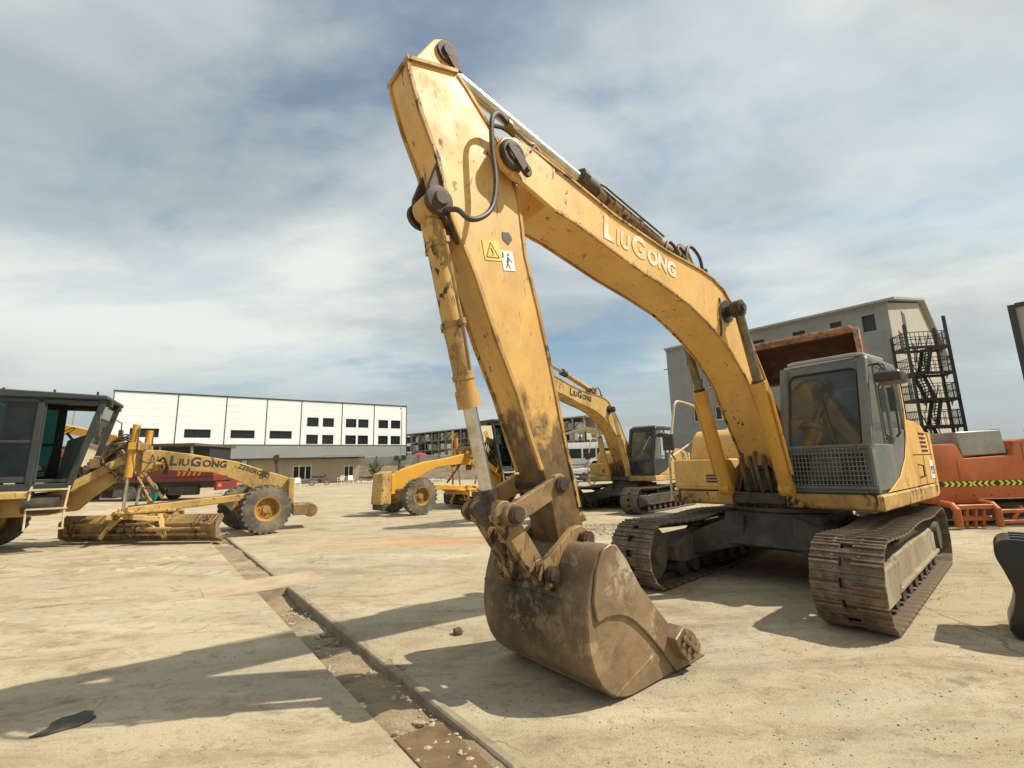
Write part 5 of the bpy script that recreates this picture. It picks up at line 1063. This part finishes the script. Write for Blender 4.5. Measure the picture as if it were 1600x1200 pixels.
# building at the right edge
def edge_building():
    R = empty('panel_building', (27.05, 24.0, 0), atan2(BDx.y, BDx.x), 'grey panelled building with black corner trim at the right edge', 'building')
    b = MB(); b.bb(.12, 14, .05, 9, 0, 9.35); b.build('wall', CONCL, R)
    t = MB(); t.bb(-.06, .22, -.10, .2, 0, 9.5); t.build('corner_trim', TRIM, R); t = MB(); t.bb(.225, 14, -.10, 9.1, 9.36, 9.56); t.build('roof_trim', TRIM, R)
    for k in range(4):
        for z in (1.2, 4.4, 7.2): w = MB(); w.bb(.9+k*3, 2.9+k*3, -.01, .04, z, z+1.5); w.build('window', PANE, R)
        for z in (3.4, 6.6): w = MB(); w.bb(.3+k*3.4, 3.6+k*3.4, -.02, .03, z, z+.35); w.build('panel_band', CLADG, R)
edge_building()
# wheel loader holding a rusty bucket high behind the cab
def loader():
    f = Vector((-.742, -.671)); R = empty('wheel_loader', (9.05+.742*1.1, 14.05+.671*1.1, 0), atan2(f.y, f.x), 'rusty wide loader bucket raised high behind the excavator cab', 'loader')
    bk = empty_part('bucket', R); pf = spline([(1.15, 5.25), (.75, 5.18), (.35, 4.95), (.20, 4.55), (.40, 4.20), (.85, 4.02), (1.15, 3.98)], 4)
    inn = [(x+(1.0-x)*.06, z+(4.6-z)*.06) for x, z in pf]; mb = MB(); n = len(pf)
    vs_ = [(x, y, z) for y in (-1.5, 1.5) for q in (pf, inn) for x, z in q]; fs_ = []
    for i in range(n-1): fs_ += [(i, i+1, 2*n+i+1, 2*n+i), (n+i, 3*n+i, 3*n+i+1, n+i+1), (i, n+i, n+i+1, i+1), (2*n+i, 2*n+i+1, 3*n+i+1, 3*n+i)]
    fs_ += [(0, 2*n, 3*n, n), (n-1, 2*n-1, 4*n-1, 3*n-1)]; mb.add(vs_, fs_); mb.build('bucket_shell', RUST, bk, ang=50)
    for sg in (1, -1):
        sp = MB(); ys = sorted((sg*1.49, sg*1.535)); sp.prism(pf+[(1.22, 4.3), (1.0, 4.7), (1.22, 5.1)], ys[0], ys[1]); sp.build('side_plate', RUST, bk)
        sq = MB(); ys = sorted((sg*1.43, sg*1.56)); sq.prism([(1.10, 5.28), (1.32, 5.34), (1.30, 5.0), (1.16, 4.55), (1.08, 4.6)], ys[0], ys[1]); sq.build('side_edge', PINK, bk, .01)
    e = MB(); e.prism([(1.08, 5.20), (1.08, 5.31), (1.40, 5.40), (1.42, 5.33)], -1.42, 1.42); e.build('cutting_edge', PINK, bk, .01)
    u = MB(); u.prism([(1.05, 3.95), (1.05, 4.02), (1.4, 3.98), (1.4, 3.94)], -1.42, 1.42); u.build('lower_edge', RUST, bk, .01)
    for y in (-.55, .55): a = MB(); a.prism([(.25, 4.3), (.3, 4.6), (-1.2, 4.0), (-3.2, 3.0), (-3.3, 2.7), (-1.2, 3.5)], y-.09, y+.09); a.build('lift_arm', Y4, R, .02)
    b = MB(); b.prism([(-2.2, .9), (-2.2, 2.6), (-2.9, 2.9), (-5.6, 2.4), (-6.2, 2.2), (-6.2, .9)], -.8, .8); b.build('body', Y4, R, .04)
    c = MB(); c.prism([(-2.9, 2.6), (-3.1, 3.4), (-4.3, 3.4), (-4.4, 2.5)], -.7, .7); c.build('cab', DARKC, R, .04)
    for x in (-2.2, -5.2):
        for sg in (1, -1): wheel(R, (x, sg*1.1, .8), (0, sg, 0), .8, .55, .38, RUBBER, RIM)
    p = MB(); p.tube([(-4.9, -.5, 2.3), (-4.9, -.5, 3.2)], .09, 10); p.lathe((-4.9, -.5, 3.2), (0, 0, 1), [(.09, 0), (.22, .05), (.22, .2), (.08, .3)], 14); p.build('exhaust_stack', DARKM, R)
loader()
# orange machine on the right
def orange_machine():
    R = empty('orange_machine', (10.0, 11.0, 0), radians(-1), 'orange machine with yellow and black chevron stripe at the right edge', 'machine')
    prof = [(-.35, .52), (-.35, 1.88), (.42, 1.90), (.55, 1.55), (1.68, 1.60), (1.74, 1.93), (2.0, 1.98), (6.0, 2.02), (6.0, .52), (3.6, .52), (3.4, .62), (.8, .62), (.6, .52)]
    b = MB(); b.prism(prof, 0, 1.4); B = b.build('body', ORANGE, R, .05, seg=2)
    g = MB(); g.prism([(.62, 1.60), (.55, 2.17), (1.62, 2.20), (1.66, 1.64)], .10, .9); G = g.build('grey_panel', STEELG, R, .02)
    h = MB(); h.bb(1.62, 1.70, .2, .5, 1.98, 2.22); h.build('panel_hinge', BLACKM, G)
    x = -.05; k = 0
    sb = MB(); sb.bb(-.30, 5.9, -.006, -.002, .905, 1.03); sb.build('stripe', CHEVB, B)
    while x < 5.8:
        c = MB(); d = .06 if k < 5 or k >= 9 else -.06
        c.add([(x, -.009, .91), (x+.07, -.009, .91), (x+.07+d, -.009, .9675), (x+.07, -.009, 1.025), (x, -.009, 1.025), (x+d, -.009, .9675)], [(0, 1, 2, 5), (5, 2, 3, 4)]); c.build('chevron', CHEVY, B); x += .14; k += 1
    for x in (.35, 1.9, 3.4): sm = MB(); sm.bb(x, x+.015, -.004, .002, 1.06, 1.5 if x < 1.8 else 1.88); sm.build('panel_seam', BLACKM, B)
    for k in range(14): bt = MB(); bt.cyl((-.2+k*.4, -.012, .70), (-.2+k*.4, .004, .70), .018, 6); bt.build('bolt', DRED, B)
    for k in range(4): gr = MB(); gr.bb(2.3, 3.0, -.006, .002, 1.45+k*.07, 1.475+k*.07); gr.build('louvre', BLACKM, B)
    hd = MB(); hd.tube([(2.1, 0, 1.3), (2.1, -.06, 1.3), (2.1, -.06, 1.45), (2.1, 0, 1.45)], .012); hd.build('door_handle', BLACKM, B)
    lp = MB(); lp.tube([(2.6, .3, 2.0), (2.6, .3, 2.16)], .03); lp.bb(2.45, 2.9, .22, .38, 2.14, 2.18); lp.lathe((2.85, .3, 2.09), (1, 0, 0), [(.03, -.05), (.08, .06), (.01, .06)], 12); lp.build('roof_lamp', BLACKM, R)
    for x in (-.17, .72): p = MB(); p.tube([(x, -.35, .05), (x, -.35, .42), (x, -.25, .52), (x, .1, .55)], .075, 10); p.build('outrigger_post', ORANGE, R)
    for z, y in ((.48, -.28), (.22, -.2)): c = MB(); c.bb(-.12, .68, y-.06, y+.06, z-.05, z+.05); c.build('cross_member', ORANGE, R, .01)
    for x in (.1, .3, .48): c = MB(); c.bar((x, -.2, .02), (x+.05, -.24, .45), .06, .06, (1, 0, 0)); c.build('strut', ORANGE, R)
    fr = MB(); fr.bb(-.3, 6, .25, 1.3, .15, .50); fr.build('chassis', DARKM, R, .02)
    for y in (.75, 1.35):
        bl = MB(); bl.prism(arc(-.7, .46, .42, 90, 270, 10)+arc(-.1, .46, .42, -90, 90, 10), y-.28, y+.28); 
        bl.build('crawler_track', TRACKD, R, .02)
        for k in range(12): s_ = MB(); a = radians(90+180*k/11); s_.box((0, 0, 0), (.05, .58, .05), Matrix.Translation((-.7+.43*cos(a), y, .46+.43*sin(a)))); s_.build('track_shoe', TRACKD, R)
    for x in (1.2, 1.7, 2.4, 3.6): w = MB(); w.bar((x, -.1, .1), (x+.3, -.12, .45), .05, .08, (1, 0, 0)); w.build('frame_strut', ORANGE, R)
    for z in (.12, .35): w = MB(); w.bb(.9, 6, -.16, -.06, z-.04, z+.04); w.build('frame_rail', ORANGE, R, .01)
orange_machine()
# black attachment at the right edge of the picture
def attachment():
    R = empty('black_attachment', (4.43, 4.48, 0), radians(-45), 'glossy black curved steel attachment standing at the right edge', 'attachment')
    pf = spline([(.02, 0.02), (-.02, .10), (.03, .24), (.06, .40), (.02, .58), (-.02, .72), (.0, .82), (.08, .87), (.3, .86), (.62, .84)], 4)
    b = MB(); b.prism(pf+[(.80, .70), (.85, .3), (.6, .0)], 0, .55); B = b.build('shell', BOOTH, R, .015, seg=2)
    for y in (.05, .48): e = MB(); e.prism([(.2, .84), (.3, 1.02), (.45, 1.05), (.58, .98), (.62, .84)], y-.03, y+.03); e.build('ear', BOOTH, R, .008)
    for k in range(3): r = MB(); r.bb(.1, .55, .08+k*.18, .14+k*.18, .868, .885); r.build('wear_strip', DARKM, R)
attachment()
# pale heap
def heap():
    mb = MB(); n, m = 28, 10; vs_ = [(0, 0, 3.9)]; fs_ = []
    for j in range(1, m+1):
        for i in range(n):
            a = 2*pi*i/n; r = 4.6*j/m*(1+.12*mnoise.noise(Vector((cos(a)*2, sin(a)*2, j*.4)))); vs_.append((r*cos(a), r*sin(a), 3.9*(1-j/m)**1.05*(1+.1*mnoise.noise(Vector((cos(a)*3, sin(a)*3, j*.7))))))
    fs_ += [(0, 1+i, 1+(i+1) % n) for i in range(n)]
    for j in range(m-1):
        for i in range(n): fs_.append((1+j*n+i, 1+(j+1)*n+i, 1+(j+1)*n+(i+1) % n, 1+j*n+(i+1) % n))
    mb.add(vs_, fs_); o = mb.build('sand_heap', SAND, None, ang=80); o.location = (13.2, 27.2, 0); tag(o, 'pale conical heap beyond the excavator hood', 'heap')
heap()

# ------------------------------------------------------------------ left background
def tan_house():
    a = Vector((-29.0, 46.0)); d = Vector((12.3, 4.0)).normalized(); n_ = Vector((-d.y, d.x)); L = 13.0; H = 2.75
    R = empty('small_house', (a.x, a.y, .25), 0, 'low tan plastered house with flat roof in front of the warehouse', 'house'); T = mat4((0, 0, 0), d, n_)
    holes = [(6.55, 8.35, .65, 2.1), (.6, 1.6, 0.02, 2.1), (11.5, 12.5, .8, 2.0)]
    w = MB(); wall_holes(L, H, holes, .2, T, w); w.build('front_wall', TANW, R, 0, False)
    window(R, *holes[0], .14, T, FRAMEW, 3, 1, .09, TANW); window(R, *holes[2], .14, T, FRAMEW, 2, 1, .08)
    dr = MB(); dr.bb(.65, 1.55, .12, .18, .02, 2.15, T); D_ = dr.build('door', TRIM, R); h = MB(); h.bb(1.4, 1.46, .06, .12, 1.0, 1.15, T); h.build('handle', STEELG, D_)
    bx = MB(); bx.bb(.0, L, .3, 6, 0, H-.02, T); bx.build('house_core', TANW, R)
    rf = MB(); rf.bb(-.5, L-3.6, -.7, 6.3, H, H+.16, T); rf.build('roof', TRIM, R); rf = MB(); rf.bb(L-3.55, L+.6, -1.0, 6.3, H+.12, H+.34, T); rf.build('roof', STEELG, R)
    pl = MB(); pl.bb(1.95, 2.35, -.25, -.03, 0, H-.02, T); pl.build('pilaster', FRAMEW, R)
    bd = MB(); bd.bb(-1, L+1, -1.3, -.01, -.3, .03, T); bd.build('plinth', KERB, R)
    return d, n_
tan_house()
def shed():
    R = empty('open_shed', (-40.5, 41.5, .3), radians(2), 'dark low shed with flat roof behind the far left grader', 'shed')
    r = MB(); r.bb(0, 12.0, -.6, 6, 4.0, 4.22); r.build('roof', mat_simple('brown_sheet', (.13, .10, .075), .8, c2=(.07, .055, .045)), R)
    b = MB(); b.bb(.2, 11.8, 2.0, 5.5, 0, 3.99); b.build('wall', TRIM, R)
    for k in range(5): p = MB(); p.bb(.3+k*2.8, .45+k*2.8, -.3, -.15, 0, 3.99); p.build('post', STEELG, R)
shed()
def motorcycle(loc, rz, label):
    R = empty('motorcycle', loc, rz, label, 'motorcycle', 'parked motorcycles')
    for x in (-.65, .65):
        w = MB(); w.lathe((x, 0, .31), (0, 1, 0), [(.24, -.05), (.30, -.05), (.315, 0), (.30, .05), (.24, .05), (.24, -.05)], 20); w.build('tyre', RUBBER, R)
        s_ = MB()
        for k in range(8): a = pi*k/8; s_.cyl((x-.25*cos(a), 0, .31-.25*sin(a)), (x+.25*cos(a), 0, .31+.25*sin(a)), .008, 5)
        s_.build('spokes', STEELG, R)
    f = MB(); f.tube([(.65, .07, .31), (.45, .07, .9), (.40, .07, 1.0)], .02); f.tube([(-.65, 0, .31), (-.2, 0, .42), (.2, 0, .38), (.42, 0, .85), (-.1, 0, .72), (-.65, 0, .75)], .025); f.build('frame', DARKM, R)
    t = MB(); t.lathe((.0, 0, .82), (1, 0, 0), [(.02, -.02), (.12, .05), (.14, .2), (.09, .38), (.02, .42)], 12); t.build('fuel_tank', RED if False else DRED, R)
    s_ = MB(); s_.prism([(-.75, .80), (-.7, .88), (-.1, .82), (.05, .76), (-.2, .72)], -.12, .12); s_.build('seat', SEATM, R, .02)
    h = MB(); h.tube([(.30, -.36, 1.06), (.42, -.2, 1.02), (.42, .2, 1.02), (.30, .36, 1.06)], .018); h.lathe((.5, 0, .9), (1, 0, 0), [(.03, -.06), (.10, .0), (.10, .05), (.01, .06)], 12); h.build('handlebar', BLACKM, R)
    e = MB(); e.bb(-.15, .22, -.12, .12, .3, .58); e.build('engine', DARKM, R, .03); m = MB(); m.cyl((-.75, -.14, .36), (-.1, -.14, .32), .045, 10); m.build('muffler', STEELG, R)
motorcycle((-18.2, 43.8, gz(-18.2, 43.8)+.02), radians(20), 'dark motorcycle parked in front of the tan house')
motorcycle((4.95, 34.0, gz(4.95, 34)), radians(10), 'dark motorcycle parked beside the white pickup behind the excavator')
def chair(loc, rz, label):
    R = empty('plastic_chair', loc, rz, label, 'chair', 'white plastic chairs by the tan house')
    s_ = MB(); s_.bb(-.22, .22, -.22, .22, .42, .45); s_.build('seat', WHITEP, R, .01); b = MB(); b.prism([(-.24, .45), (-.34, .86), (-.30, .87), (-.20, .45)], -.22, .22); b.build('backrest', WHITEP, R, .01)
    for x in (-.2, .2):
        for y in (-.2, .2): l_ = MB(); l_.cyl((x, y, .42), (x*1.15, y*1.15, 0), .022, 6); l_.build('leg', WHITEP, R)
    for y in (-.24, .24): a = MB(); a.tube([(.18, y, .43), (.18, y, .65), (-.26, y, .66)], .02, 6); a.build('armrest', WHITEP, R)
chair((-18.6, 40.3, gz(-18.6, 40.3)), radians(-60), 'white plastic chair just right of the grader front wheel')
chair((-16.3, 44.0, gz(-16.3, 44)), radians(-100), 'left one of two white plastic chairs right of the motorcycle by the house')
chair((-15.4, 44.2, gz(-15.4, 44)), radians(-60), 'right one of two white plastic chairs right of the motorcycle by the house')
def cabinet():
    R = empty('drinks_cooler', (-20.9, 34.6, gz(-20.9, 34.6)), radians(15), 'small red and white cooler box standing behind the grader', 'cooler')
    b = MB(); b.bb(-.42, .42, -.3, .3, 0, .55); b.build('base', WHITEP, R, .02); t = MB(); t.bb(-.42, .42, -.3, .3, .56, .95); t.build('lid', RED, R, .02)
cabinet()
# red truck
def red_truck():
    R = empty('red_truck', (-18.0, 28.2, gz(-18, 28)), radians(-2), 'red heavy truck with long deck and orange chevrons behind the far left grader', 'truck')
    c = MB(); c.prism([(-10.7, .8), (-10.8, 1.8), (-10.5, 3.2), (-8.7, 3.25), (-8.6, .8)], -.0, 2.3); C = c.build('cab', RED, R, .06, seg=2)
    w = MB(); w.bb(-10.2, -9.0, -.012, -.004, 2.0, 2.85); w.build('side_window', PANE, C); l_ = MB(); l_.bb(-10.5, -9.0, -.014, -.005, 1.35, 1.6); l_.build('side_stripe', WHITEP, C)
    d = MB(); d.bb(-8.4, -.1, .0, 2.3, 1.15, 1.42); d.build('deck', DRED, R, .02); k = MB(); k.bb(-8.5, -.3, .4, 1.9, .75, 1.14); k.build('chassis', BLACKM, R)
    s_ = MB(); s_.bb(-8.4, -.15, -.02, .06, 1.43, 1.85); s_.build('side_board', DRED, R, .01)
    tb = MB(); tb.bb(-4.0, -.2, .1, 2.2, 1.43, 1.95); tb.build('tool_bay', RED, R, .02)
    for q in range(5): cv = MB(); x = -2.4+q*.32; cv.add([(x, -.03, 1.5), (x+.16, -.03, 1.5), (x+.26, -.03, 1.66), (x+.16, -.03, 1.82), (x, -.03, 1.82), (x+.1, -.03, 1.66)], [(0, 1, 2, 5), (5, 2, 3, 4)]); cv.build('chevron', CHEVO, R)
    for x in (-9.6, -5.3, -4.15): wheel(R, (x, .15, .5), (0, -1, 0), .5, .3, .26, RUBBER, STEELG, 18); wheel(R, (x, 2.15, .5), (0, 1, 0), .5, .3, .26, RUBBER, STEELG, 18)
    cr = MB(); cr.bb(-7.6, -6.6, .6, 1.6, 1.43, 2.5); cr.build('crane_base', DARKM, R, .03)
    st_ = MB(); st_.bb(-3.0, -1.2, .1, .5, .35, .9); st_.build('fuel_tank', BLACKM, R, .05); bp = MB(); bp.bb(-.12, .05, .1, 2.2, .6, 1.1); bp.build('bumper', DRED, R, .02)
    for y in (.2, 2.0): tl = MB(); tl.bb(.051, .07, y, y+.3, .8, .98); tl.build('tail_lamp', CHEVO, R)
red_truck()
def yellow_beam():
    R = empty('crane_boom', (-31.5, 32.0, gz(-31, 32)), 0, 'yellow boom of a machine seen through the grader cab', 'boom'); b = MB(); b.prism([(0, 4.9), (.2, 5.05), (4.2, 4.15), (4.6, 3.2), (4.0, 3.3), (3.6, 3.75), (.1, 4.5)], -.25, .25); b.build('beam', Y4, R, .02)
    p = MB(); p.bb(3.9, 4.7, -.6, .6, 0, 3.25); p.build('base', DARKM, R, .02)
yellow_beam()
def teal():
    R = empty('plastic_shroud', (-11.35, 14.6, 0), radians(-15), 'curved teal plastic shroud beside the left grader blade', 'shroud')
    o = MB(); a_ = arc(0, 1.15, .34, -75, 70, 14); i_ = arc(-.08, 1.15, .30, 70, -75, 14); o.prism(a_+i_, -.05, .05); o.build('shroud_shell', TEAL, R, .008); s_ = MB(); s_.cyl((.08, 0, .70), (.05, 0, 0), .03, 8); s_.build('support_leg', STEELG, R)
teal()

# ------------------------------------------------------------------ centre background
def bank():
    mb = MB(); vs_ = []; fs_ = []; n, m = 40, 7
    for i in range(n+1):
        x = -19.5+30*i/n
        for j in range(m+1):
            y = 49+8*j/m; h = 1.55*min(1, j/5)*(1+.15*mnoise.noise(Vector((x*.6, y*.6, 1)))) ; h *= min(1, (n-i)/12)
            vs_.append((x, y, gz(x, y)-.02+h))
    for i in range(n):
        for j in range(m): fs_.append((i*(m+1)+j, (i+1)*(m+1)+j, (i+1)*(m+1)+j+1, i*(m+1)+j+1))
    mb.add(vs_, fs_); o = mb.build('earth_bank', mat_simple('bank_earth', (.20, .15, .09), .95, c2=(.10, .085, .05), scale=1.2, bump=.6), None, ang=80); tag(o, None, None, None, 'structure')
bank()
def panel_wall():
    R = empty('boundary_wall', (-19.4, 57.2, gz(-19, 57)+1.3), radians(1), 'stained white precast panel wall on the earth bank', 'wall')
    for k in range(7): p = MB(); p.bb(k*2.55+.08, k*2.55+2.47, 0, .12, 0, 1.35+.06*(k % 2)); p.build('panel', WALLP, R, .02); q = MB(); q.bb(k*2.55-.07, k*2.55+.07, -.06, .18, -.3, 1.5); q.build('post', KERB, R)
panel_wall()
def long_shed():
    A = Vector((-23.5, 96)); B_ = Vector((10.5, 68)); d = (B_-A).normalized(); n_ = Vector((-d.y, d.x)); L = (B_-A).length; H = 7.6
    R = empty('long_shed', (A.x, A.y, 1.0), 0, 'long open framed storage shed with mottled white and dark goods far behind', 'shed'); T = mat4((0, 0, 0), d, n_)
    r = MB(); r.prism([(-.5, H), (-.5, H+.18), (L+.5, H+.18), (L+.5, H)], -.15, 9, T); r.build('roof', STEELG, R)
    rnd = random.Random(4); n = 22; pw = L/n; ms = [WALLP, WHITEP, CONCL, WHITEP, CLADG, WHITEP, TRIM, TANW]
    for k in range(n+1): p = MB(); p.bb(k*pw-.09, k*pw+.09, -.1, .1, 0, H-.004, T); p.build('post', STEELG, R)
    for z in (2.4, 4.2, 5.9): q = MB(); q.bb(0, L, -.06, .06, z-.07, z+.07, T); q.build('rail', STEELG, R)
    for k in range(n): t = MB(); t.bar(T @ Vector((k*pw, 0, 5.95)), T @ Vector(((k+1)*pw, 0, H-.1)), .07, .09); t.build('brace', DARKM, R)
    for k in range(n):
        for (z0, z1) in ((.1, 2.3), (2.5, 4.1), (4.3, 5.8), (6.0, 7.4)):
            x = k*pw+.12
            while x < (k+1)*pw-.5:
                w_ = rnd.uniform(.45, 1.3); h_ = (z1-z0)*rnd.uniform(.45, .98); x1 = min(x+w_, (k+1)*pw-.12)
                if rnd.random() < .8: g = MB(); g.bb(x, x1-.05, -.05+rnd.uniform(0, .5), 2.2, z0, z0+h_, T); g.build('stored_crate', rnd.choice(ms), R)
                x = x1
    bk = MB(); bk.bb(0, L, 3.5, 3.7, 0, H-.01, T); bk.build('rear_wall', WALLP, R)
long_shed()
def pickup():
    R = empty('pickup', (4.7, 38.3, gz(6, 38)), radians(2), 'white pickup with dark windows parked behind the second excavator', 'pickup')
    b = MB(); b.prism([(0, .45), (.02, .95), (.15, 1.05), (1.25, 1.12), (1.3, 1.15), (3.2, 1.15), (3.25, 1.08), (5.0, 1.06), (5.05, .5), (4.6, .4), (.3, .38)], 0, 1.8); B = b.build('body', CARC, R, .05, seg=2)
    g = MB(); g.prism([(1.2, 1.1), (1.7, 1.78), (2.95, 1.80), (3.25, 1.1)], .08, 1.72); C = g.build('cabin', CARC, R, .05, seg=2)
    for x0, x1, t0, t1 in ((1.35, 2.2, 1.78, 2.2), (2.28, 3.1, 2.28, 2.9)): w = MB(); w.prism([(x0, 1.16), (t0, 1.70), (t1, 1.72), (x1, 1.16)], .062, .078); w.build('side_window', PANE, C)
    ws = MB(); ws.add([(1.22, .2, 1.16), (1.22, 1.6, 1.16), (1.63, 1.55, 1.72), (1.63, .25, 1.72)], [(0, 1, 2, 3)]); ws.build('windscreen', PANE, C)
    for x in (.95, 3.95):
        for y, a in ((.02, -1), (1.78, 1)): wheel(R, (x, y, .37), (0, a, 0), .37, .22, .22, RUBBER, STEELG, 16)
    for y in (.1, 1.4): h = MB(); h.bb(-.02, .03, y, y+.3, .75, .92); h.build('headlight', STEELG, R)
    bp = MB(); bp.bb(-.08, .1, .05, 1.75, .4, .6); bp.build('bumper', BLACKM, R, .02)
pickup()
def bus():
    R = empty('bus', (4.6, 46.5, gz(6, 46)), radians(3), 'white bus with dark window band behind the pickup', 'bus')
    b = MB(); b.prism([(0, .5), (.0, 2.4), (.25, 3.3), (.6, 3.45), (9.4, 3.45), (9.5, 3.3), (9.5, .5)], 0, 2.4); B = b.build('body', WHITEP, R, .06, seg=2)
    for k in range(6): w = MB(); w.bb(.9+k*1.42, 2.15+k*1.42, -.012, -.003, 1.9, 2.85); w.build('window', PANE, B)
    f = MB(); f.bb(-.012, -.003, .2, 2.2, 1.6, 2.7); f.build('windscreen', PANE, B); s_ = MB(); s_.bb(.4, 9.3, -.011, -.003, 1.2, 1.35); s_.build('stripe', CLADG, B)
    for x in (1.7, 7.2):
        for y, a in ((.1, -1), (2.3, 1)): wheel(R, (x, y, .5), (0, a, 0), .5, .3, .28, RUBBER, STEELG, 16)
bus()
def canopy():
    R = empty('canopy', (6.4, 59, gz(6, 59)), radians(2), 'pale pitched roof canopy on a post in the far yard', 'canopy')
    r = MB(); r.prism([(-.3, 5.0), (3.0, 5.8), (6.5, 5.1), (6.5, 4.9), (3.0, 5.5), (-.3, 4.8)], 0, 5); r.build('roof', CREAM, R)
    for x in (.4, 2.9, 5.8):
        for y in (.4, 4.6): p = MB(); p.bb(x-.09, x+.09, y-.09, y+.09, 0, 5.2 if x == 2.9 else 4.88); p.build('post', DARKM, R)
canopy()
def marker_pole():
    R = empty('marker_pole', (-2.95, 22.4, 0), 0, 'yellow pole standing behind the bright yellow grader', 'pole'); p = MB(); p.cyl((0, 0, 0), (0, 0, 3.45), .045, 10); p.build('pole_shaft', Y4, R); b = MB(); b.bb(-.3, .3, -.3, .3, 0, .08); b.build('base_plate', DARKM, R)
marker_pole()
def umbrella():
    R = empty('umbrella', (-10.4, 51.5, gz(-10, 51)+1.3), 0, 'red parasol by the panel wall', 'umbrella'); c = MB(); c.lathe((0, 0, 0), (0, 0, 1), [(.9, 1.35), (.85, 1.4), (.4, 1.6), (.02, 1.7)], 10); c.build('canopy', RED, R); p = MB(); p.cyl((0, 0, -.5), (0, 0, 1.7), .025, 6); p.build('pole_shaft', STEELG, R)
umbrella()
def shrub(loc, h, label, seed):
    rnd = random.Random(seed); R = empty('shrub', loc, 0, label, 'shrub', 'weeds and shrubs by the far walls')
    s_ = MB(); lf = MB()
    for k in range(9):
        a = rnd.uniform(0, 2*pi); t = (cos(a)*h*rnd.uniform(.2, .5), sin(a)*h*rnd.uniform(.2, .5), h*rnd.uniform(.6, 1)); s_.tube([(0, 0, 0), (t[0]*.4, t[1]*.4, t[2]*.6), t], .012*h, 5)
        for q in range(40):
            u = rnd.uniform(.3, 1.05); c = Vector(t)*u+Vector((rnd.gauss(0, .1), rnd.gauss(0, .1), rnd.gauss(0, .09)))*h; d = Vector((rnd.gauss(0, 1), rnd.gauss(0, 1), rnd.gauss(0, 1))).normalized(); e = d.orthogonal().normalized(); r = h*rnd.uniform(.03, .06)
            lf.add([c-d*r*1.6, c+e*r*.7, c+d*r*1.6, c-e*r*.7], [(0, 1, 2, 3)])
    s_.build('stem', ROCKM, R); lf.build('foliage', LEAFM, R, smooth=False)
shrub((-15.0, 50.6, gz(-15, 50)+.4), 1.7, 'dark green shrub on the bank right of the tan house', 1)
shrub((-21.6, 35.4, gz(-21, 35)), .8, 'low weeds beside the red and white cooler', 2)
shrub((-12.5, 51.5, gz(-12, 51)+.7), 1.0, 'small weeds on the bank below the panel wall', 3)
def f_rub(r): x = -16+r.uniform(0, 9); y = 47.2+r.uniform(-.8, 1.6); return x, y, gz(x, y)
pebbles('rubble_strip', 'broken rubble at the foot of the earth bank', 500, f_rub, .06, .28, WALLP)
